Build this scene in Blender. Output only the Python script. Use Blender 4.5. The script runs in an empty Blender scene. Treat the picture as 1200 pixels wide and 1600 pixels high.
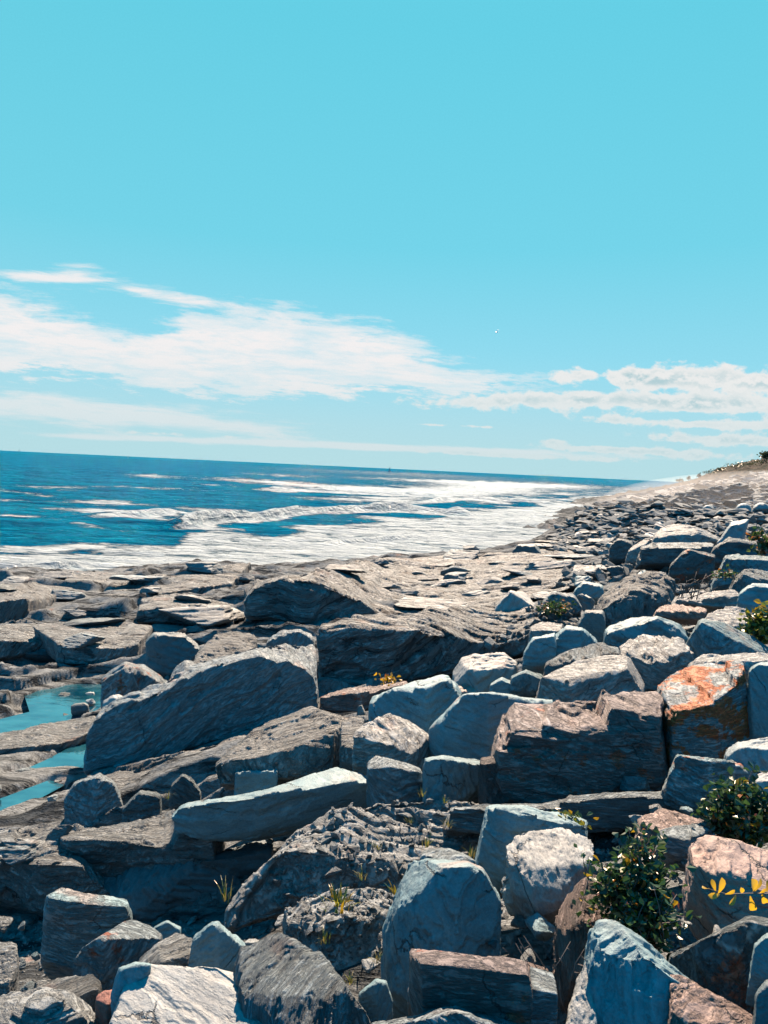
import bpy, bmesh, math, random
import numpy as np
from mathutils import Vector, Matrix, Euler

R = math.radians
scene = bpy.context.scene
COL = scene.collection

# ------------------------------------------------------------------ camera
CAM = np.array([0.0, 0.0, 8.0])
FPX = 26.0 / 36.0 * 1600.0
PITCH = math.atan(68.9 / FPX)
ROLL = R(2.67)
cam_data = bpy.data.cameras.new("camera")
cam = bpy.data.objects.new("camera", cam_data)
COL.objects.link(cam)
cam_data.sensor_fit = 'VERTICAL'
cam_data.sensor_height = 36.0
cam_data.sensor_width = 27.0
cam_data.lens = 26.0
cam_data.clip_start = 0.05
cam_data.clip_end = 30000.0
rot = Matrix.Rotation(math.pi / 2 - PITCH, 4, 'X') @ Matrix.Rotation(ROLL, 4, 'Z')
cam.matrix_world = Matrix.Translation(Vector(CAM)) @ rot
scene.camera = cam
RM = np.array(rot.to_3x3())

# ------------------------------------------------------------------ light
SUN_EL, SUN_AZ = 52.0, 8.0          # azimuth in degrees to the right of +Y
sun_data = bpy.data.lights.new("sun", 'SUN')
sun_data.energy = 5.0
sun_data.angle = R(0.5)
sun_data.color = (1.0, 0.74, 0.53)
sun = bpy.data.objects.new("sun", sun_data)
COL.objects.link(sun)
sd = Vector((math.sin(R(SUN_AZ)) * math.cos(R(SUN_EL)), math.cos(R(SUN_AZ)) * math.cos(R(SUN_EL)), math.sin(R(SUN_EL))))
sun.rotation_euler = sd.to_track_quat('Z', 'Y').to_euler()
sun.location = (0, 0, 60)
scene.view_settings.view_transform = 'Standard'
scene.view_settings.look = 'None'
scene.view_settings.gamma = 1.0
scene.view_settings.use_curve_mapping = False
scene.view_settings.exposure = 2.3
EXPO = 2 ** 2.3


class NT:
    """small helper for node trees"""
    def __init__(s, nt):
        s.nt = nt
        nt.nodes.clear()

    def n(s, t, **kw):
        nd = s.nt.nodes.new(t)
        for k, v in kw.items():
            if k.startswith('i_'):
                k2 = k[2:]
                nd.inputs[int(k2) if k2.isdigit() else k2.replace('_', ' ')].default_value = v
            else:
                setattr(nd, k, v)
        return nd

    def l(s, a, b):
        s.nt.links.new(a, b)

    def m(s, op, a, b=None, c=None, clamp=False):
        nd = s.nt.nodes.new('ShaderNodeMath')
        nd.operation = op
        nd.use_clamp = clamp
        for i, x in enumerate((a, b, c)):
            if x is None:
                continue
            if isinstance(x, (int, float)):
                nd.inputs[i].default_value = x
            else:
                s.l(x, nd.inputs[i])
        return nd.outputs[0]

    def step(s, x, lo, hi, smooth=True):
        nd = s.nt.nodes.new('ShaderNodeMapRange')
        nd.interpolation_type = 'SMOOTHSTEP' if smooth else 'LINEAR'
        nd.inputs['From Min'].default_value = lo
        nd.inputs['From Max'].default_value = hi
        s.l(x, nd.inputs['Value'])
        return nd.outputs[0]

    def mix(s, f, a, b, mode='MIX'):
        nd = s.nt.nodes.new('ShaderNodeMix')
        nd.data_type = 'RGBA'
        nd.blend_type = mode
        for i, x in ((0, f), (6, a), (7, b)):
            if isinstance(x, (int, float)):
                nd.inputs[i].default_value = x
            elif isinstance(x, (tuple, list)):
                nd.inputs[i].default_value = tuple(x) + ((1.0,) if len(x) == 3 else ())
            else:
                s.l(x, nd.inputs[i])
        return nd.outputs[2]

    def noise(s, vec, scale, detail=6.0, rough=0.55, dist=0.0, out=0, lac=2.0):
        nd = s.nt.nodes.new('ShaderNodeTexNoise')
        nd.inputs['Scale'].default_value = scale
        nd.inputs['Detail'].default_value = detail
        nd.inputs['Roughness'].default_value = rough
        nd.inputs['Distortion'].default_value = dist
        nd.inputs['Lacunarity'].default_value = lac
        if vec is not None:
            s.l(vec, nd.inputs['Vector'])
        return nd.outputs[out]

    def mapping(s, vec, scale=(1, 1, 1), rotn=(0, 0, 0), loc=(0, 0, 0)):
        nd = s.nt.nodes.new('ShaderNodeMapping')
        nd.inputs['Scale'].default_value = scale
        nd.inputs['Rotation'].default_value = rotn
        nd.inputs['Location'].default_value = loc
        s.l(vec, nd.inputs['Vector'])
        return nd.outputs[0]


def srgb(r, g, b):
    f = lambda c: (c / 255 / 12.92) if c / 255 <= 0.04045 else ((c / 255 + 0.055) / 1.055) ** 2.4
    return (f(r), f(g), f(b))


# ------------------------------------------------------------------ sky
def build_world():
    w = bpy.data.worlds.new("World")
    scene.world = w
    w.use_nodes = True
    T = NT(w.node_tree)
    out = T.n('ShaderNodeOutputWorld')
    tc = T.n('ShaderNodeTexCoord')
    sky = T.n('ShaderNodeTexSky')
    sky.sky_type = 'NISHITA'
    sky.sun_disc = False
    sky.sun_elevation = R(SUN_EL)
    sky.sun_rotation = R(SUN_AZ)
    sky.air_density = 1.0
    sky.dust_density = 0.2
    sky.ozone_density = 3.0
    sep = T.n('ShaderNodeSeparateXYZ')
    T.l(tc.outputs['Generated'], sep.inputs[0])
    x, y, z = sep.outputs
    ys = T.m('MAXIMUM', y, 0.02)
    U = T.m('DIVIDE', x, ys)
    V = T.m('DIVIDE', z, ys)
    # compass bearing
    # clear air: turquoise low down in front, deep blue overhead and away from the sun
    elev = T.m('MAXIMUM', z, 0.0)
    cr = T.n('ShaderNodeValToRGB')
    e = cr.color_ramp.elements
    k = 1 / EXPO
    def c(*a):
        q = srgb(*a)
        return (q[0] * k, q[1] * k, q[2] * k, 1)
    e[0].position = 0.0; e[0].color = c(178, 219, 225)
    e[1].position = 0.5; e[1].color = c(104, 206, 219)
    for p, q in ((0.05, (172, 216, 223)), (0.13, (152, 214, 223)), (0.28, (119, 209, 220))):
        el = e.new(p); el.color = c(*q)
    T.l(elev, cr.inputs[0])
    back = T.step(y, 0.74, 0.25)
    deep = T.mix(back, cr.outputs[0], (0.0, 0.112, 0.222))
    nish = T.mix(1.0, sky.outputs[0], (0.001, 0.045, 0.075), 'MULTIPLY')
    air = T.mix(0.05, deep, nish)
    # ---- clouds, laid out by direction
    comb = T.n('ShaderNodeCombineXYZ')
    T.l(U, comb.inputs[0]); T.l(V, comb.inputs[1])
    uv = comb.outputs[0]
    tilt = T.mapping(uv, (1, 1, 1), (0, 0, R(2.5)))
    nS = T.noise(T.mapping(tilt, (3.2, 20.0, 1)), 1.0, 9, 0.62, 0.35)      # streaky
    nF = T.noise(T.mapping(tilt, (14, 80.0, 1), loc=(3, 1, 0)), 1.0, 6, 0.7)
    nE = T.noise(T.mapping(tilt, (7, 34.0, 1), loc=(1.7, 4, 0)), 1.0, 8, 0.65, 0.3)

    def curve(inp, pts, lo, hi):
        fc = T.n('ShaderNodeFloatCurve')
        cu = fc.mapping.curves[0]
        P = [((px - lo) / (hi - lo), v) for px, v in pts]
        cu.points[0].location = P[0]
        cu.points[1].location = P[-1]
        for q in P[1:-1]:
            cu.points.new(*q)
        fc.mapping.update()
        T.l(inp, fc.inputs['Value'])
        return fc.outputs[0]

    up = T.m('ADD', T.m('MULTIPLY', U, 1155.0 / 1400.0), 700.0 / 1400.0)    # U -> 0..1 over px -100..1300
    def hz(px): return 703 + px * 0.0467
    def vv(px, py): return (hz(px) - py) / 1155.0
    def poly(pts): return [(px, vv(px, py) * 3) for px, py in pts]
    top = T.m('DIVIDE', curve(up, poly([(-100, 455), (0, 466), (100, 492), (190, 520), (250, 512), (290, 492), (400, 484), (480, 500), (560, 512), (640, 545), (700, 572), (780, 590), (850, 592), (900, 600), (1300, 640)]), -100, 1300), 3.0)
    bot = T.m('DIVIDE', curve(up, poly([(-100, 575), (0, 586), (100, 597), (180, 604), (300, 620), (450, 624), (600, 626), (700, 625), (800, 612), (850, 606), (900, 604), (1300, 645)]), -100, 1300), 3.0)
    jit = T.m('MULTIPLY', T.m('SUBTRACT', nE, 0.5), 0.085)
    jit2 = T.m('MULTIPLY', T.m('SUBTRACT', nF, 0.5), 0.075)
    Vj = T.m('ADD', T.m('ADD', V, jit), jit2)
    a1 = T.step(T.m('SUBTRACT', top, Vj), -0.010, 0.020)
    a2 = T.step(T.m('SUBTRACT', Vj, bot), -0.002, 0.014)
    uf = T.step(U, 0.34, 0.22)
    sheet = T.m('MULTIPLY', T.m('MULTIPLY', a1, a2), uf)
    holes = T.step(nS, 0.36, 0.56)
    sheet = T.m('MULTIPLY', sheet, T.m('MULTIPLY_ADD', holes, 0.40, 0.64))
    sheet = T.m('MULTIPLY', sheet, T.m('MULTIPLY_ADD', T.step(nF, 0.32, 0.60), 0.34, 0.72))

    def blobs(lst):
        tot = None
        for px, py, a, b, amp in lst:
            du = T.m('DIVIDE', T.m('SUBTRACT', U, (px - 600) / 1155.0), a / 1155.0)
            dv = T.m('DIVIDE', T.m('SUBTRACT', V, vv(px, py)), b / 1155.0)
            r2 = T.m('ADD', T.m('MULTIPLY', du, du), T.m('MULTIPLY', dv, dv))
            g = T.m('MULTIPLY', T.m('POWER', 2.718, T.m('MULTIPLY', r2, -1.0)), amp)
            tot = g if tot is None else T.m('ADD', tot, g)
        return tot
    # wisps and second veil
    w1 = blobs([(40, 437, 110, 8, 1.0), (115, 430, 70, 16, .9), (210, 458, 60, 9, 1), (285, 474, 65, 9, 1), (30, 490, 120, 34, .7),
                (380, 486, 60, 10, .8), (520, 520, 90, 16, .7), (0, 632, 210, 26, 1.1), (240, 655, 190, 22, .95), (420, 678, 130, 16, .55),
                (150, 684, 180, 5, .8), (400, 692, 230, 5, 1.0), (620, 700, 190, 6, 1.0), (860, 708, 200, 6, 1.0)])
    wis = T.step(T.m('ADD', w1, T.m('MULTIPLY', T.m('SUBTRACT', T.noise(T.mapping(tilt, (9, 70, 1), loc=(5, 2, 0)), 1.0, 8, 0.66, 0.4), 0.5), 2.6)), 0.36, 1.25)
    wis = T.m('MULTIPLY', wis, T.step(w1, 0.06, 0.35))
    cirrus = T.m('MAXIMUM', sheet, wis)
    # cumulus on the right
    cb = blobs([(880, 588, 55, 13, 1.0), (975, 590, 40, 14, .9), (1075, 590, 90, 20, 1.25), (1180, 600, 60, 18, 1.1), (1010, 598, 60, 12, .8),
                (700, 632, 100, 12, .9), (830, 628, 90, 13, 1.0), (920, 622, 70, 12, .9), (1020, 632, 90, 13, 1.05), (1140, 632, 110, 15, 1.2),
                (960, 657, 75, 8, .95), (665, 664, 24, 3, .9), (740, 667, 34, 3, .9), (1070, 663, 50, 6, .9), (1160, 665, 60, 12, 1.0),
                (1080, 686, 90, 9, .95), (1180, 690, 70, 9, .95), (860, 690, 24, 5, .9), (930, 702, 130, 6, 1.0), (700, 706, 120, 5, .8),
                (1080, 712, 120, 12, .8), (940, 718, 70, 6, .6), (250, 678, 150, 4, .7), (800, 712, 100, 5, .7)])
    nC = T.noise(T.mapping(uv, (30, 52, 1), loc=(2, 7, 0)), 1.0, 9, 0.6, 0.2)
    nC2 = T.noise(T.mapping(uv, (30, 52, 1), loc=(2, 7.35, 0)), 1.0, 9, 0.6, 0.2)
    cdens = T.m('ADD', cb, T.m('MULTIPLY', T.m('SUBTRACT', nC, 0.5), 2.4))
    cum = T.step(cdens, 0.42, 0.84)
    cum = T.m('MULTIPLY', cum, T.step(cb, 0.08, 0.35))
    shade = T.step(T.m('SUBTRACT', nC, nC2), -0.10, 0.10)
    thick = T.step(cdens, 0.7, 1.6)
    ccol = T.mix(T.m('MULTIPLY', T.m('SUBTRACT', 1.0, shade), thick), tuple(q * k for q in srgb(240, 238, 236)), tuple(q * k for q in srgb(180, 206, 212)))
    front = T.step(y, 0.1, 0.4)
    scol = tuple(q * k for q in srgb(243, 240, 240))
    res = T.mix(T.m('MULTIPLY', cirrus, T.m('MULTIPLY', front, 0.95)), air, scol)
    res = T.mix(T.m('MULTIPLY', cum, T.m('MULTIPLY', front, 0.96)), res, ccol)
    # thin veil near the horizon
    veil = T.m('MULTIPLY', T.step(V, 0.17, 0.0), T.m('MULTIPLY', front, 0.62))
    res = T.mix(veil, res, tuple(q * k for q in srgb(188, 219, 225)))
    # fine grain of thin high air
    gr = T.noise(T.mapping(uv, (420, 420, 1)), 1.0, 2, 0.6)
    res = T.mix(1.0, res, T.mix(T.step(gr, 0.2, 0.8, False), (0.975, 0.975, 0.975), (1.025, 1.025, 1.025)), 'MULTIPLY')
    bg = T.n('ShaderNodeBackground', i_Strength=1.0)
    T.l(res, bg.inputs['Color'])
    T.l(bg.outputs[0], out.inputs['Surface'])


build_world()

# ------------------------------------------------------------------ noise
_rs = np.random.RandomState(7)
_perm = _rs.permutation(256).astype(np.int64)
_perm = np.concatenate([_perm, _perm, _perm])
_grad = _rs.normal(size=(256, 3))
_grad /= np.linalg.norm(_grad, axis=1)[:, None]


def perlin(p, seed=0):
    p = np.asarray(p, dtype=np.float64)
    i = np.floor(p).astype(np.int64)
    f = p - i
    i = (i + seed * 37) & 255
    u = f * f * f * (f * (f * 6 - 15) + 10)
    res = 0
    for dx in (0, 1):
        wx = u[:, 0] if dx else 1 - u[:, 0]
        hx = _perm[(i[:, 0] + dx) & 255]
        for dy in (0, 1):
            wy = u[:, 1] if dy else 1 - u[:, 1]
            hy = _perm[hx + ((i[:, 1] + dy) & 255)]
            for dz in (0, 1):
                wz = u[:, 2] if dz else 1 - u[:, 2]
                g = _grad[_perm[hy + ((i[:, 2] + dz) & 255)]]
                d = (g[:, 0] * (f[:, 0] - dx) + g[:, 1] * (f[:, 1] - dy) + g[:, 2] * (f[:, 2] - dz))
                res = res + wx * wy * wz * d
    return res * 1.6


def fbm(p, oct=4, seed=0, gain=0.5):
    a, t, n = 1.0, 0, 0
    for k in range(oct):
        t = t + a * perlin(p * (2.03 ** k) + k * 11.3, seed + k)
        n += a
        a *= gain
    return t / n


def hash1(i, seed=0):
    return _perm[(_perm[(i.astype(np.int64) + seed * 17) & 255] + 91) & 255] / 255.0


def sstep(x, a, b):
    t = np.clip((x - a) / (b - a), 0, 1)
    return t * t * (3 - 2 * t)


# ------------------------------------------------------------------ picture -> world
def ray(px, py):
    px = np.asarray(px, float); py = np.asarray(py, float)
    d = np.stack([(px - 600) / FPX, (800 - py) / FPX, -np.ones_like(px)], -1) @ RM.T
    return d / d[..., 1:2]


def pix(px, py, D):
    r = ray(px, py)
    return CAM + r * np.asarray(D, float)[..., None]


def drop(px, py):
    return -ray(px, py)[..., 2]


# control points (photo column, row, distance)
CTL = [
    (0, 1600, 3.6), (0, 1450, 6.2), (0, 1300, 11.5), (0, 1215, 15.6), (0, 1150, 18.2), (0, 1100, 20.3), (0, 1060, 22.8), (0, 1000, 26.5), (0, 930, 35), (0, 892, 47),
    (150, 1150, 18.0), (150, 1100, 20.3), (150, 1300, 10.8),
    (300, 1600, 3.5), (300, 1450, 6.0), (300, 1300, 9.6), (300, 1200, 13.0), (300, 1100, 17.5), (300, 1000, 24), (300, 930, 34), (300, 884, 48),
    (600, 1600, 3.4), (600, 1450, 5.0), (600, 1300, 7.6), (600, 1200, 10.5), (600, 1100, 14.5), (600, 1000, 22), (600, 930, 31), (600, 885, 42), (600, 872, 51),
    (900, 1600, 3.2), (900, 1450, 4.4), (900, 1300, 6.3), (900, 1200, 8.4), (900, 1100, 11.5), (900, 1000, 18), (900, 930, 27), (900, 880, 40), (900, 845, 60), (900, 820, 92), (935, 793, 150), (940, 778, 230),
    (1050, 800, 110), (1050, 774, 210), (1060, 757, 270), (1000, 769, 265),
    (1200, 1600, 3.0), (1200, 1450, 4.0), (1200, 1300, 5.5), (1200, 1200, 7.2), (1200, 1100, 10), (1200, 1000, 15), (1200, 930, 21), (1200, 880, 29), (1200, 830, 48), (1200, 800, 84), (1200, 775, 130), (1200, 745, 180), (1200, 722, 215),
    (1130, 733, 245),
    (1500, 1600, 3.0), (1500, 1300, 5.3), (1500, 1000, 14), (1500, 880, 28), (1500, 800, 80), (1500, 690, 215),
    (-300, 1600, 3.6), (-300, 1300, 12.0), (-300, 1100, 20.3), (-300, 930, 35), (-300, 885, 46),
]
_c = np.array(CTL, float)
_h = drop(_c[:, 0], _c[:, 1]) * _c[:, 2]
_cu = ray(_c[:, 0], _c[:, 1])[:, 0]
_pts = [(u, math.log(D), h) for u, D, h in zip(_cu, _c[:, 2], _h)]
# under the sea and behind the ridge
for px, D, h in ((-300, 62, 9.8), (0, 62, 9.8), (150, 62, 9.8), (300, 64, 9.8), (450, 66, 9.8), (600, 70, 9.8), (750, 84, 9.8), (-300, 140, 12), (0, 140, 12), (300, 140, 12),
                 (600, 150, 12), (750, 170, 11), (830, 100, 9.2), (860, 200, 10), (890, 320, 10), (-300, 500, 14), (300, 500, 14), (700, 500, 13), (960, 420, 10.5), (1050, 420, 6),
                 (1200, 420, -3), (1500, 420, -8), (700, 56, 6.6), (780, 62, 6.6), (820, 72, 6.8)):
    _pts.append(((px - 600) / 1155.0, math.log(D), h))
_P = np.array(_pts)


def _feat(u, w):
    return np.stack([u * 2.2, w * 0.9], -1)


def _tps(r2):
    return np.where(r2 > 1e-12, 0.5 * r2 * np.log(np.maximum(r2, 1e-12)), 0.0)


_X = _feat(_P[:, 0], _P[:, 1])
_n = len(_X)
_K = _tps(((_X[:, None] - _X[None]) ** 2).sum(-1)) + np.eye(_n) * 0.0008
_A = np.zeros((_n + 3, _n + 3))
_A[:_n, :_n] = _K
_A[:_n, _n] = 1; _A[:_n, _n + 1:] = _X
_A[_n:, :_n] = _A[:_n, _n:].T
_W = np.linalg.solve(_A, np.concatenate([_P[:, 2], np.zeros(3)]))


def base_h(x, y):
    """height of the smooth ground below the eye"""
    x = np.asarray(x, float); y = np.asarray(y, float)
    u = np.clip(x / np.maximum(y, 0.5), -1.0, 1.0)
    w = np.log(np.clip(y, 2.6, 520))
    F = _feat(u, w).reshape(-1, 2)
    out = np.zeros(len(F))
    for s in range(0, len(F), 100000):
        f = F[s:s + 100000]
        r2 = ((f[:, None] - _X[None]) ** 2).sum(-1)
        out[s:s + 100000] = _tps(r2) @ _W[:_n] + _W[_n] + f @ _W[_n + 1:]
    return out.reshape(x.shape)


_LD = np.exp(np.linspace(math.log(2.2), math.log(480), 260))


def hit(px, py):
    r = ray(px, py)
    z = r[2] * _LD
    g = -base_h(r[0] * _LD, _LD)
    below = np.where(z < g)[0]
    if len(below) == 0:
        return 400.0
    i = below[0]
    if i == 0:
        return _LD[0]
    a = (z - g)[i - 1]; b = (g - z)[i]
    return float(_LD[i - 1] + (_LD[i] - _LD[i - 1]) * a / (a + b))


# ------------------------------------------------------------------ materials
def bsdf_mat(name):
    m = bpy.data.materials.new(name)
    m.use_nodes = True
    T = NT(m.node_tree)
    out = T.n('ShaderNodeOutputMaterial')
    b = T.n('ShaderNodeBsdfPrincipled')
    T.l(b.outputs[0], out.inputs['Surface'])
    return m, T, b, out


def rock_mat(name, part=0.0, stain=None, stain_amt=0.0, stretch=4.5, bump=0.035, world_rot=None, scale=1.0, tint=None, cracks=1.0):
    m, T, b, out = bsdf_mat(name)
    if world_rot is None:
        tc = T.n('ShaderNodeTexCoord')
        oi = T.n('ShaderNodeObjectInfo')
        v0 = tc.outputs['Object']
        sh = T.n('ShaderNodeVectorMath', operation='SCALE')
        cmb = T.n('ShaderNodeCombineXYZ')
        T.l(oi.outputs['Random'], cmb.inputs[0]); T.l(oi.outputs['Random'], cmb.inputs[1])
        T.l(cmb.outputs[0], sh.inputs[0]); sh.inputs['Scale'].default_value = 37.0
        ad = T.n('ShaderNodeVectorMath', operation='ADD')
        T.l(v0, ad.inputs[0]); T.l(sh.outputs[0], ad.inputs[1])
        vec = ad.outputs[0]
        col = oi.outputs['Color']
    else:
        g = T.n('ShaderNodeNewGeometry')
        vec = T.mapping(g.outputs['Position'], (1, 1, 1), world_rot)
        nd = T.n('ShaderNodeRGB'); nd.outputs[0].default_value = tuple(tint) + (1,)
        col = nd.outputs[0]
    wv = T.n('ShaderNodeVectorMath', operation='MULTIPLY_ADD')
    wn = T.noise(vec, 1.3 * scale, 3, 0.5, out=1)
    T.l(wn, wv.inputs[0]); wv.inputs[1].default_value = (0.06, 0.06, 0.06); T.l(vec, wv.inputs[2])
    w = wv.outputs[0]
    str1 = T.noise(T.mapping(w, (1, 1, stretch)), 4.0 * scale, 9, 0.66)
    str2 = T.noise(T.mapping(w, (1, 1, stretch * 1.6), loc=(4, 2, 7)), 8.0 * scale, 8, 0.70)
    vo = T.n('ShaderNodeTexVoronoi', feature='DISTANCE_TO_EDGE')
    vo.inputs['Scale'].default_value = 1.25 * scale
    wj = T.n('ShaderNodeVectorMath', operation='MULTIPLY_ADD')
    T.l(T.noise(vec, 6.0 * scale, 5, 0.6, out=1), wj.inputs[0]); wj.inputs[1].default_value = (0.22, 0.22, 0.10); T.l(T.mapping(w, (1, 0.8, 2.4)), wj.inputs[2])
    T.l(wj.outputs[0], vo.inputs['Vector'])
    brk = T.noise(w, 2.2 * scale, 3, 0.5)
    frac = T.m('MULTIPLY', T.step(vo.outputs['Distance'], 0.011, 0.002), T.step(brk, 0.50, 0.58))
    blot = T.noise(w, 2.6 * scale, 9, 0.68)
    spk = T.noise(w, 55 * scale, 5, 0.75)
    # tone: broad, streaks, speckle
    t = T.m('ADD', T.m('MULTIPLY', T.step(blot, 0.30, 0.70, False), 0.40), T.m('MULTIPLY', T.step(str1, 0.30, 0.70, False), 0.30))
    t = T.m('ADD', t, T.m('MULTIPLY', T.step(spk, 0.35, 0.65, False), 0.30))
    dark = T.mix(1.0, col, (0.42, 0.42, 0.43), 'MULTIPLY')
    lite = T.mix(1.0, col, (1.42, 1.40, 1.36), 'MULTIPLY')
    base = T.mix(t, dark, lite)
    # thin dark parting lines
    crk = T.m('MULTIPLY', T.step(str2, 0.455, 0.36), 0.55 * cracks)
    base = T.mix(crk, base, T.mix(1.0, col, (0.24, 0.22, 0.22), 'MULTIPLY'))
    base = T.mix(T.m('MULTIPLY', frac, 0.8), base, (0.012, 0.015, 0.018))
    # salt and lichen bloom in ragged light patches
    bl = T.noise(T.mapping(w, (1, 1, 1.6), loc=(3, 3, 3)), 3.4 * scale, 10, 0.74)
    base = T.mix(T.m('MULTIPLY', T.step(bl, 0.56, 0.66), 0.38), base, T.mix(1.0, col, (1.75, 1.68, 1.6), 'MULTIPLY'))
    if part:
        l3 = T.noise(T.mapping(w, (1, 1, 9), loc=(6, 1, 8)), 1.6 * scale, 7, 0.66)
        pm = T.step(l3, 0.445, 0.40)
        base = T.mix(T.m('MULTIPLY', pm, part), base, (0.012, 0.016, 0.02))
    # pale mineral veins
    vn = T.noise(T.mapping(w, (1, 1, 0.6), loc=(9, 3, 1)), 0.7 * scale, 2, 0.4)
    vein = T.m('MULTIPLY', T.step(T.m('ABSOLUTE', T.m('SUBTRACT', vn, 0.5)), 0.005, 0.0), 0.35 if stain else 0.0)
    base = T.mix(vein, base, (0.40, 0.41, 0.42))
    # rusty weathering
    rn = T.noise(T.mapping(w, (1, 1, 1.8), loc=(2, 9, 4)), 1.2 * scale, 7, 0.62)
    rm = T.m('MULTIPLY', T.step(rn, 0.60, 0.72), 0.55)
    base = T.mix(rm, base, T.mix(0.6, base, (0.22, 0.09, 0.05)))
    if stain:
        sn = T.noise(T.mapping(w, (1, 1, 1.5), loc=(5, 5, 1)), 2.6 * scale, 9, 0.68)
        sm = T.step(sn, 0.60 - stain_amt * 0.25, 0.66 - stain_amt * 0.25)
        base = T.mix(sm, base, T.mix(T.step(spk, 0.3, 0.7), tuple(stain), tuple(c * 0.5 for c in stain)))
    T.l(base, b.inputs['Base Color'])
    if world_rot is None:
        T.l(T.m('MULTIPLY_ADD', str1, 0.30, 0.48), b.inputs['Roughness'])
        b.inputs['Specular IOR Level'].default_value = 0.34
    else:
        b.inputs['Roughness'].default_value = 0.9
        b.inputs['Specular IOR Level'].default_value = 0.05
    hgt = T.m('ADD', T.m('MULTIPLY', str1, 0.35), T.m('MULTIPLY', T.step(str2, 0.40, 0.52), 0.40 * cracks))
    hgt = T.m('ADD', hgt, T.m('MULTIPLY', T.step(str1, 0.47, 0.53), 0.35 * cracks))
    hgt = T.m('ADD', hgt, T.m('MULTIPLY', blot, 0.55))
    hgt = T.m('SUBTRACT', hgt, T.m('MULTIPLY', frac, 0.5))
    if part:
        hgt = T.m('ADD', hgt, T.m('MULTIPLY', T.step(l3, 0.40, 0.52), 1.1))
    hgt = T.m('ADD', hgt, T.m('MULTIPLY', spk, 0.26))
    bp = T.n('ShaderNodeBump', i_Strength=1.0, i_Distance=bump)
    T.l(hgt, bp.inputs['Height'])
    T.l(bp.outputs[0], b.inputs['Normal'])
    return m


M_ROCK = rock_mat("schist_rock", bump=0.032)
M_LEDGE = rock_mat("ledge_rock", part=0.9, stretch=9.0, bump=0.07, scale=0.55, cracks=1.4)
M_SMOOTH = rock_mat("smooth_rock", stretch=2.5, bump=0.016, cracks=0.3)
M_STREAK = rock_mat("streaked_rock", part=0.6, stretch=14.0, bump=0.05)
M_LICHEN = rock_mat("lichen_rock", stain=(0.30, 0.070, 0.012), stain_amt=0.44)
M_RUST = rock_mat("rust_stained_rock", stain=(0.22, 0.065, 0.035), stain_amt=0.12)
MATS = {'r': M_ROCK, 'e': M_LEDGE, 's': M_SMOOTH, 'k': M_STREAK, 'l': M_LICHEN, 'u': M_RUST}
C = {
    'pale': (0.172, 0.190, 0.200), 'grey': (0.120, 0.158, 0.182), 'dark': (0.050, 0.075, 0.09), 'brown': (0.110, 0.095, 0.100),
    'pink': (0.185, 0.140, 0.130), 'blue': (0.088, 0.150, 0.178), 'red': (0.17, 0.072, 0.06), 'tan': (0.150, 0.172, 0.186),
}
FOL_GROUND = Euler((R(38), R(-9), 0))      # frame of the bedrock's bedding


# ------------------------------------------------------------------ mesh helpers
def mesh_obj(name, verts, faces, mat=None, smooth=False, parent=None):
    me = bpy.data.meshes.new(name)
    verts = np.asarray(verts, float)
    me.from_pydata(verts.tolist(), [], faces.tolist() if isinstance(faces, np.ndarray) else faces)
    if smooth:
        me.shade_smooth()
    o = bpy.data.objects.new(name, me)
    COL.objects.link(o)
    if mat is not None:
        me.materials.append(mat)
    if parent is not None:
        o.parent = parent
    return o


def grid_mesh(name, X, Y, Z, mat, smooth=True, keep=None):
    nr, nc = X.shape
    me = bpy.data.meshes.new(name)
    co = np.stack([X, Y, Z], -1).reshape(-1, 3).astype(np.float32)
    idx = np.arange(nr * nc).reshape(nr, nc)
    q = np.stack([idx[:-1, :-1], idx[:-1, 1:], idx[1:, 1:], idx[1:, :-1]], -1)
    if keep is not None:
        q = q[keep]
    q = q.reshape(-1, 4)
    if keep is not None:
        used = np.zeros(len(co), bool); used[q.ravel()] = True
        rem = np.cumsum(used) - 1
        co = co[used]; q = rem[q]
    me.vertices.add(len(co)); me.vertices.foreach_set('co', co.ravel())
    me.loops.add(len(q) * 4); me.loops.foreach_set('vertex_index', q.ravel().astype(np.int32))
    me.polygons.add(len(q)); me.polygons.foreach_set('loop_start', np.arange(0, len(q) * 4, 4, dtype=np.int32))
    me.polygons.foreach_set('use_smooth', np.full(len(q), smooth))
    me.update(calc_edges=True)
    me.materials.append(mat)
    o = bpy.data.objects.new(name, me)
    COL.objects.link(o)
    return o, (used if keep is not None else None)


def tag(o, label=None, cat=None, group=None, kind=None):
    if label: o['label'] = label
    if cat: o['category'] = cat
    if group: o['group'] = group
    if kind: o['kind'] = kind
    return o


# ------------------------------------------------------------------ ground
POOLS = [   # outline on the photo, level below the eye
    ([(-120, 1160), (-40, 1146), (0, 1141), (60, 1128), (110, 1122), (150, 1112), (175, 1100), (175, 1072), (120, 1073), (70, 1084), (35, 1094), (48, 1112), (0, 1122), (-60, 1128)], 7.02),
    ([(30, 1206), (80, 1186), (120, 1166), (150, 1158), (150, 1205), (90, 1208)], 7.00),
    ([(-60, 1300), (-10, 1282), (30, 1262), (70, 1243), (92, 1232), (70, 1228), (10, 1248), (-60, 1268)], 6.98),
]


def in_poly(px, py, poly):
    r = np.zeros(px.shape, bool)
    n = len(poly)
    for i in range(n):
        x0, y0 = poly[i]; x1, y1 = poly[(i + 1) % n]
        c = (y0 > py) != (y1 > py)
        with np.errstate(divide='ignore', invalid='ignore'):
            xi = x0 + (py - y0) * (x1 - x0) / (y1 - y0 + 1e-9)
        r ^= c & (px < xi)
    return r


def to_px(x, y, z):
    d = np.stack([x - CAM[0], y - CAM[1], z - CAM[2]], -1) @ RM
    return 600 + FPX * d[..., 0] / -d[..., 2], 800 - FPX * d[..., 1] / -d[..., 2]


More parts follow.
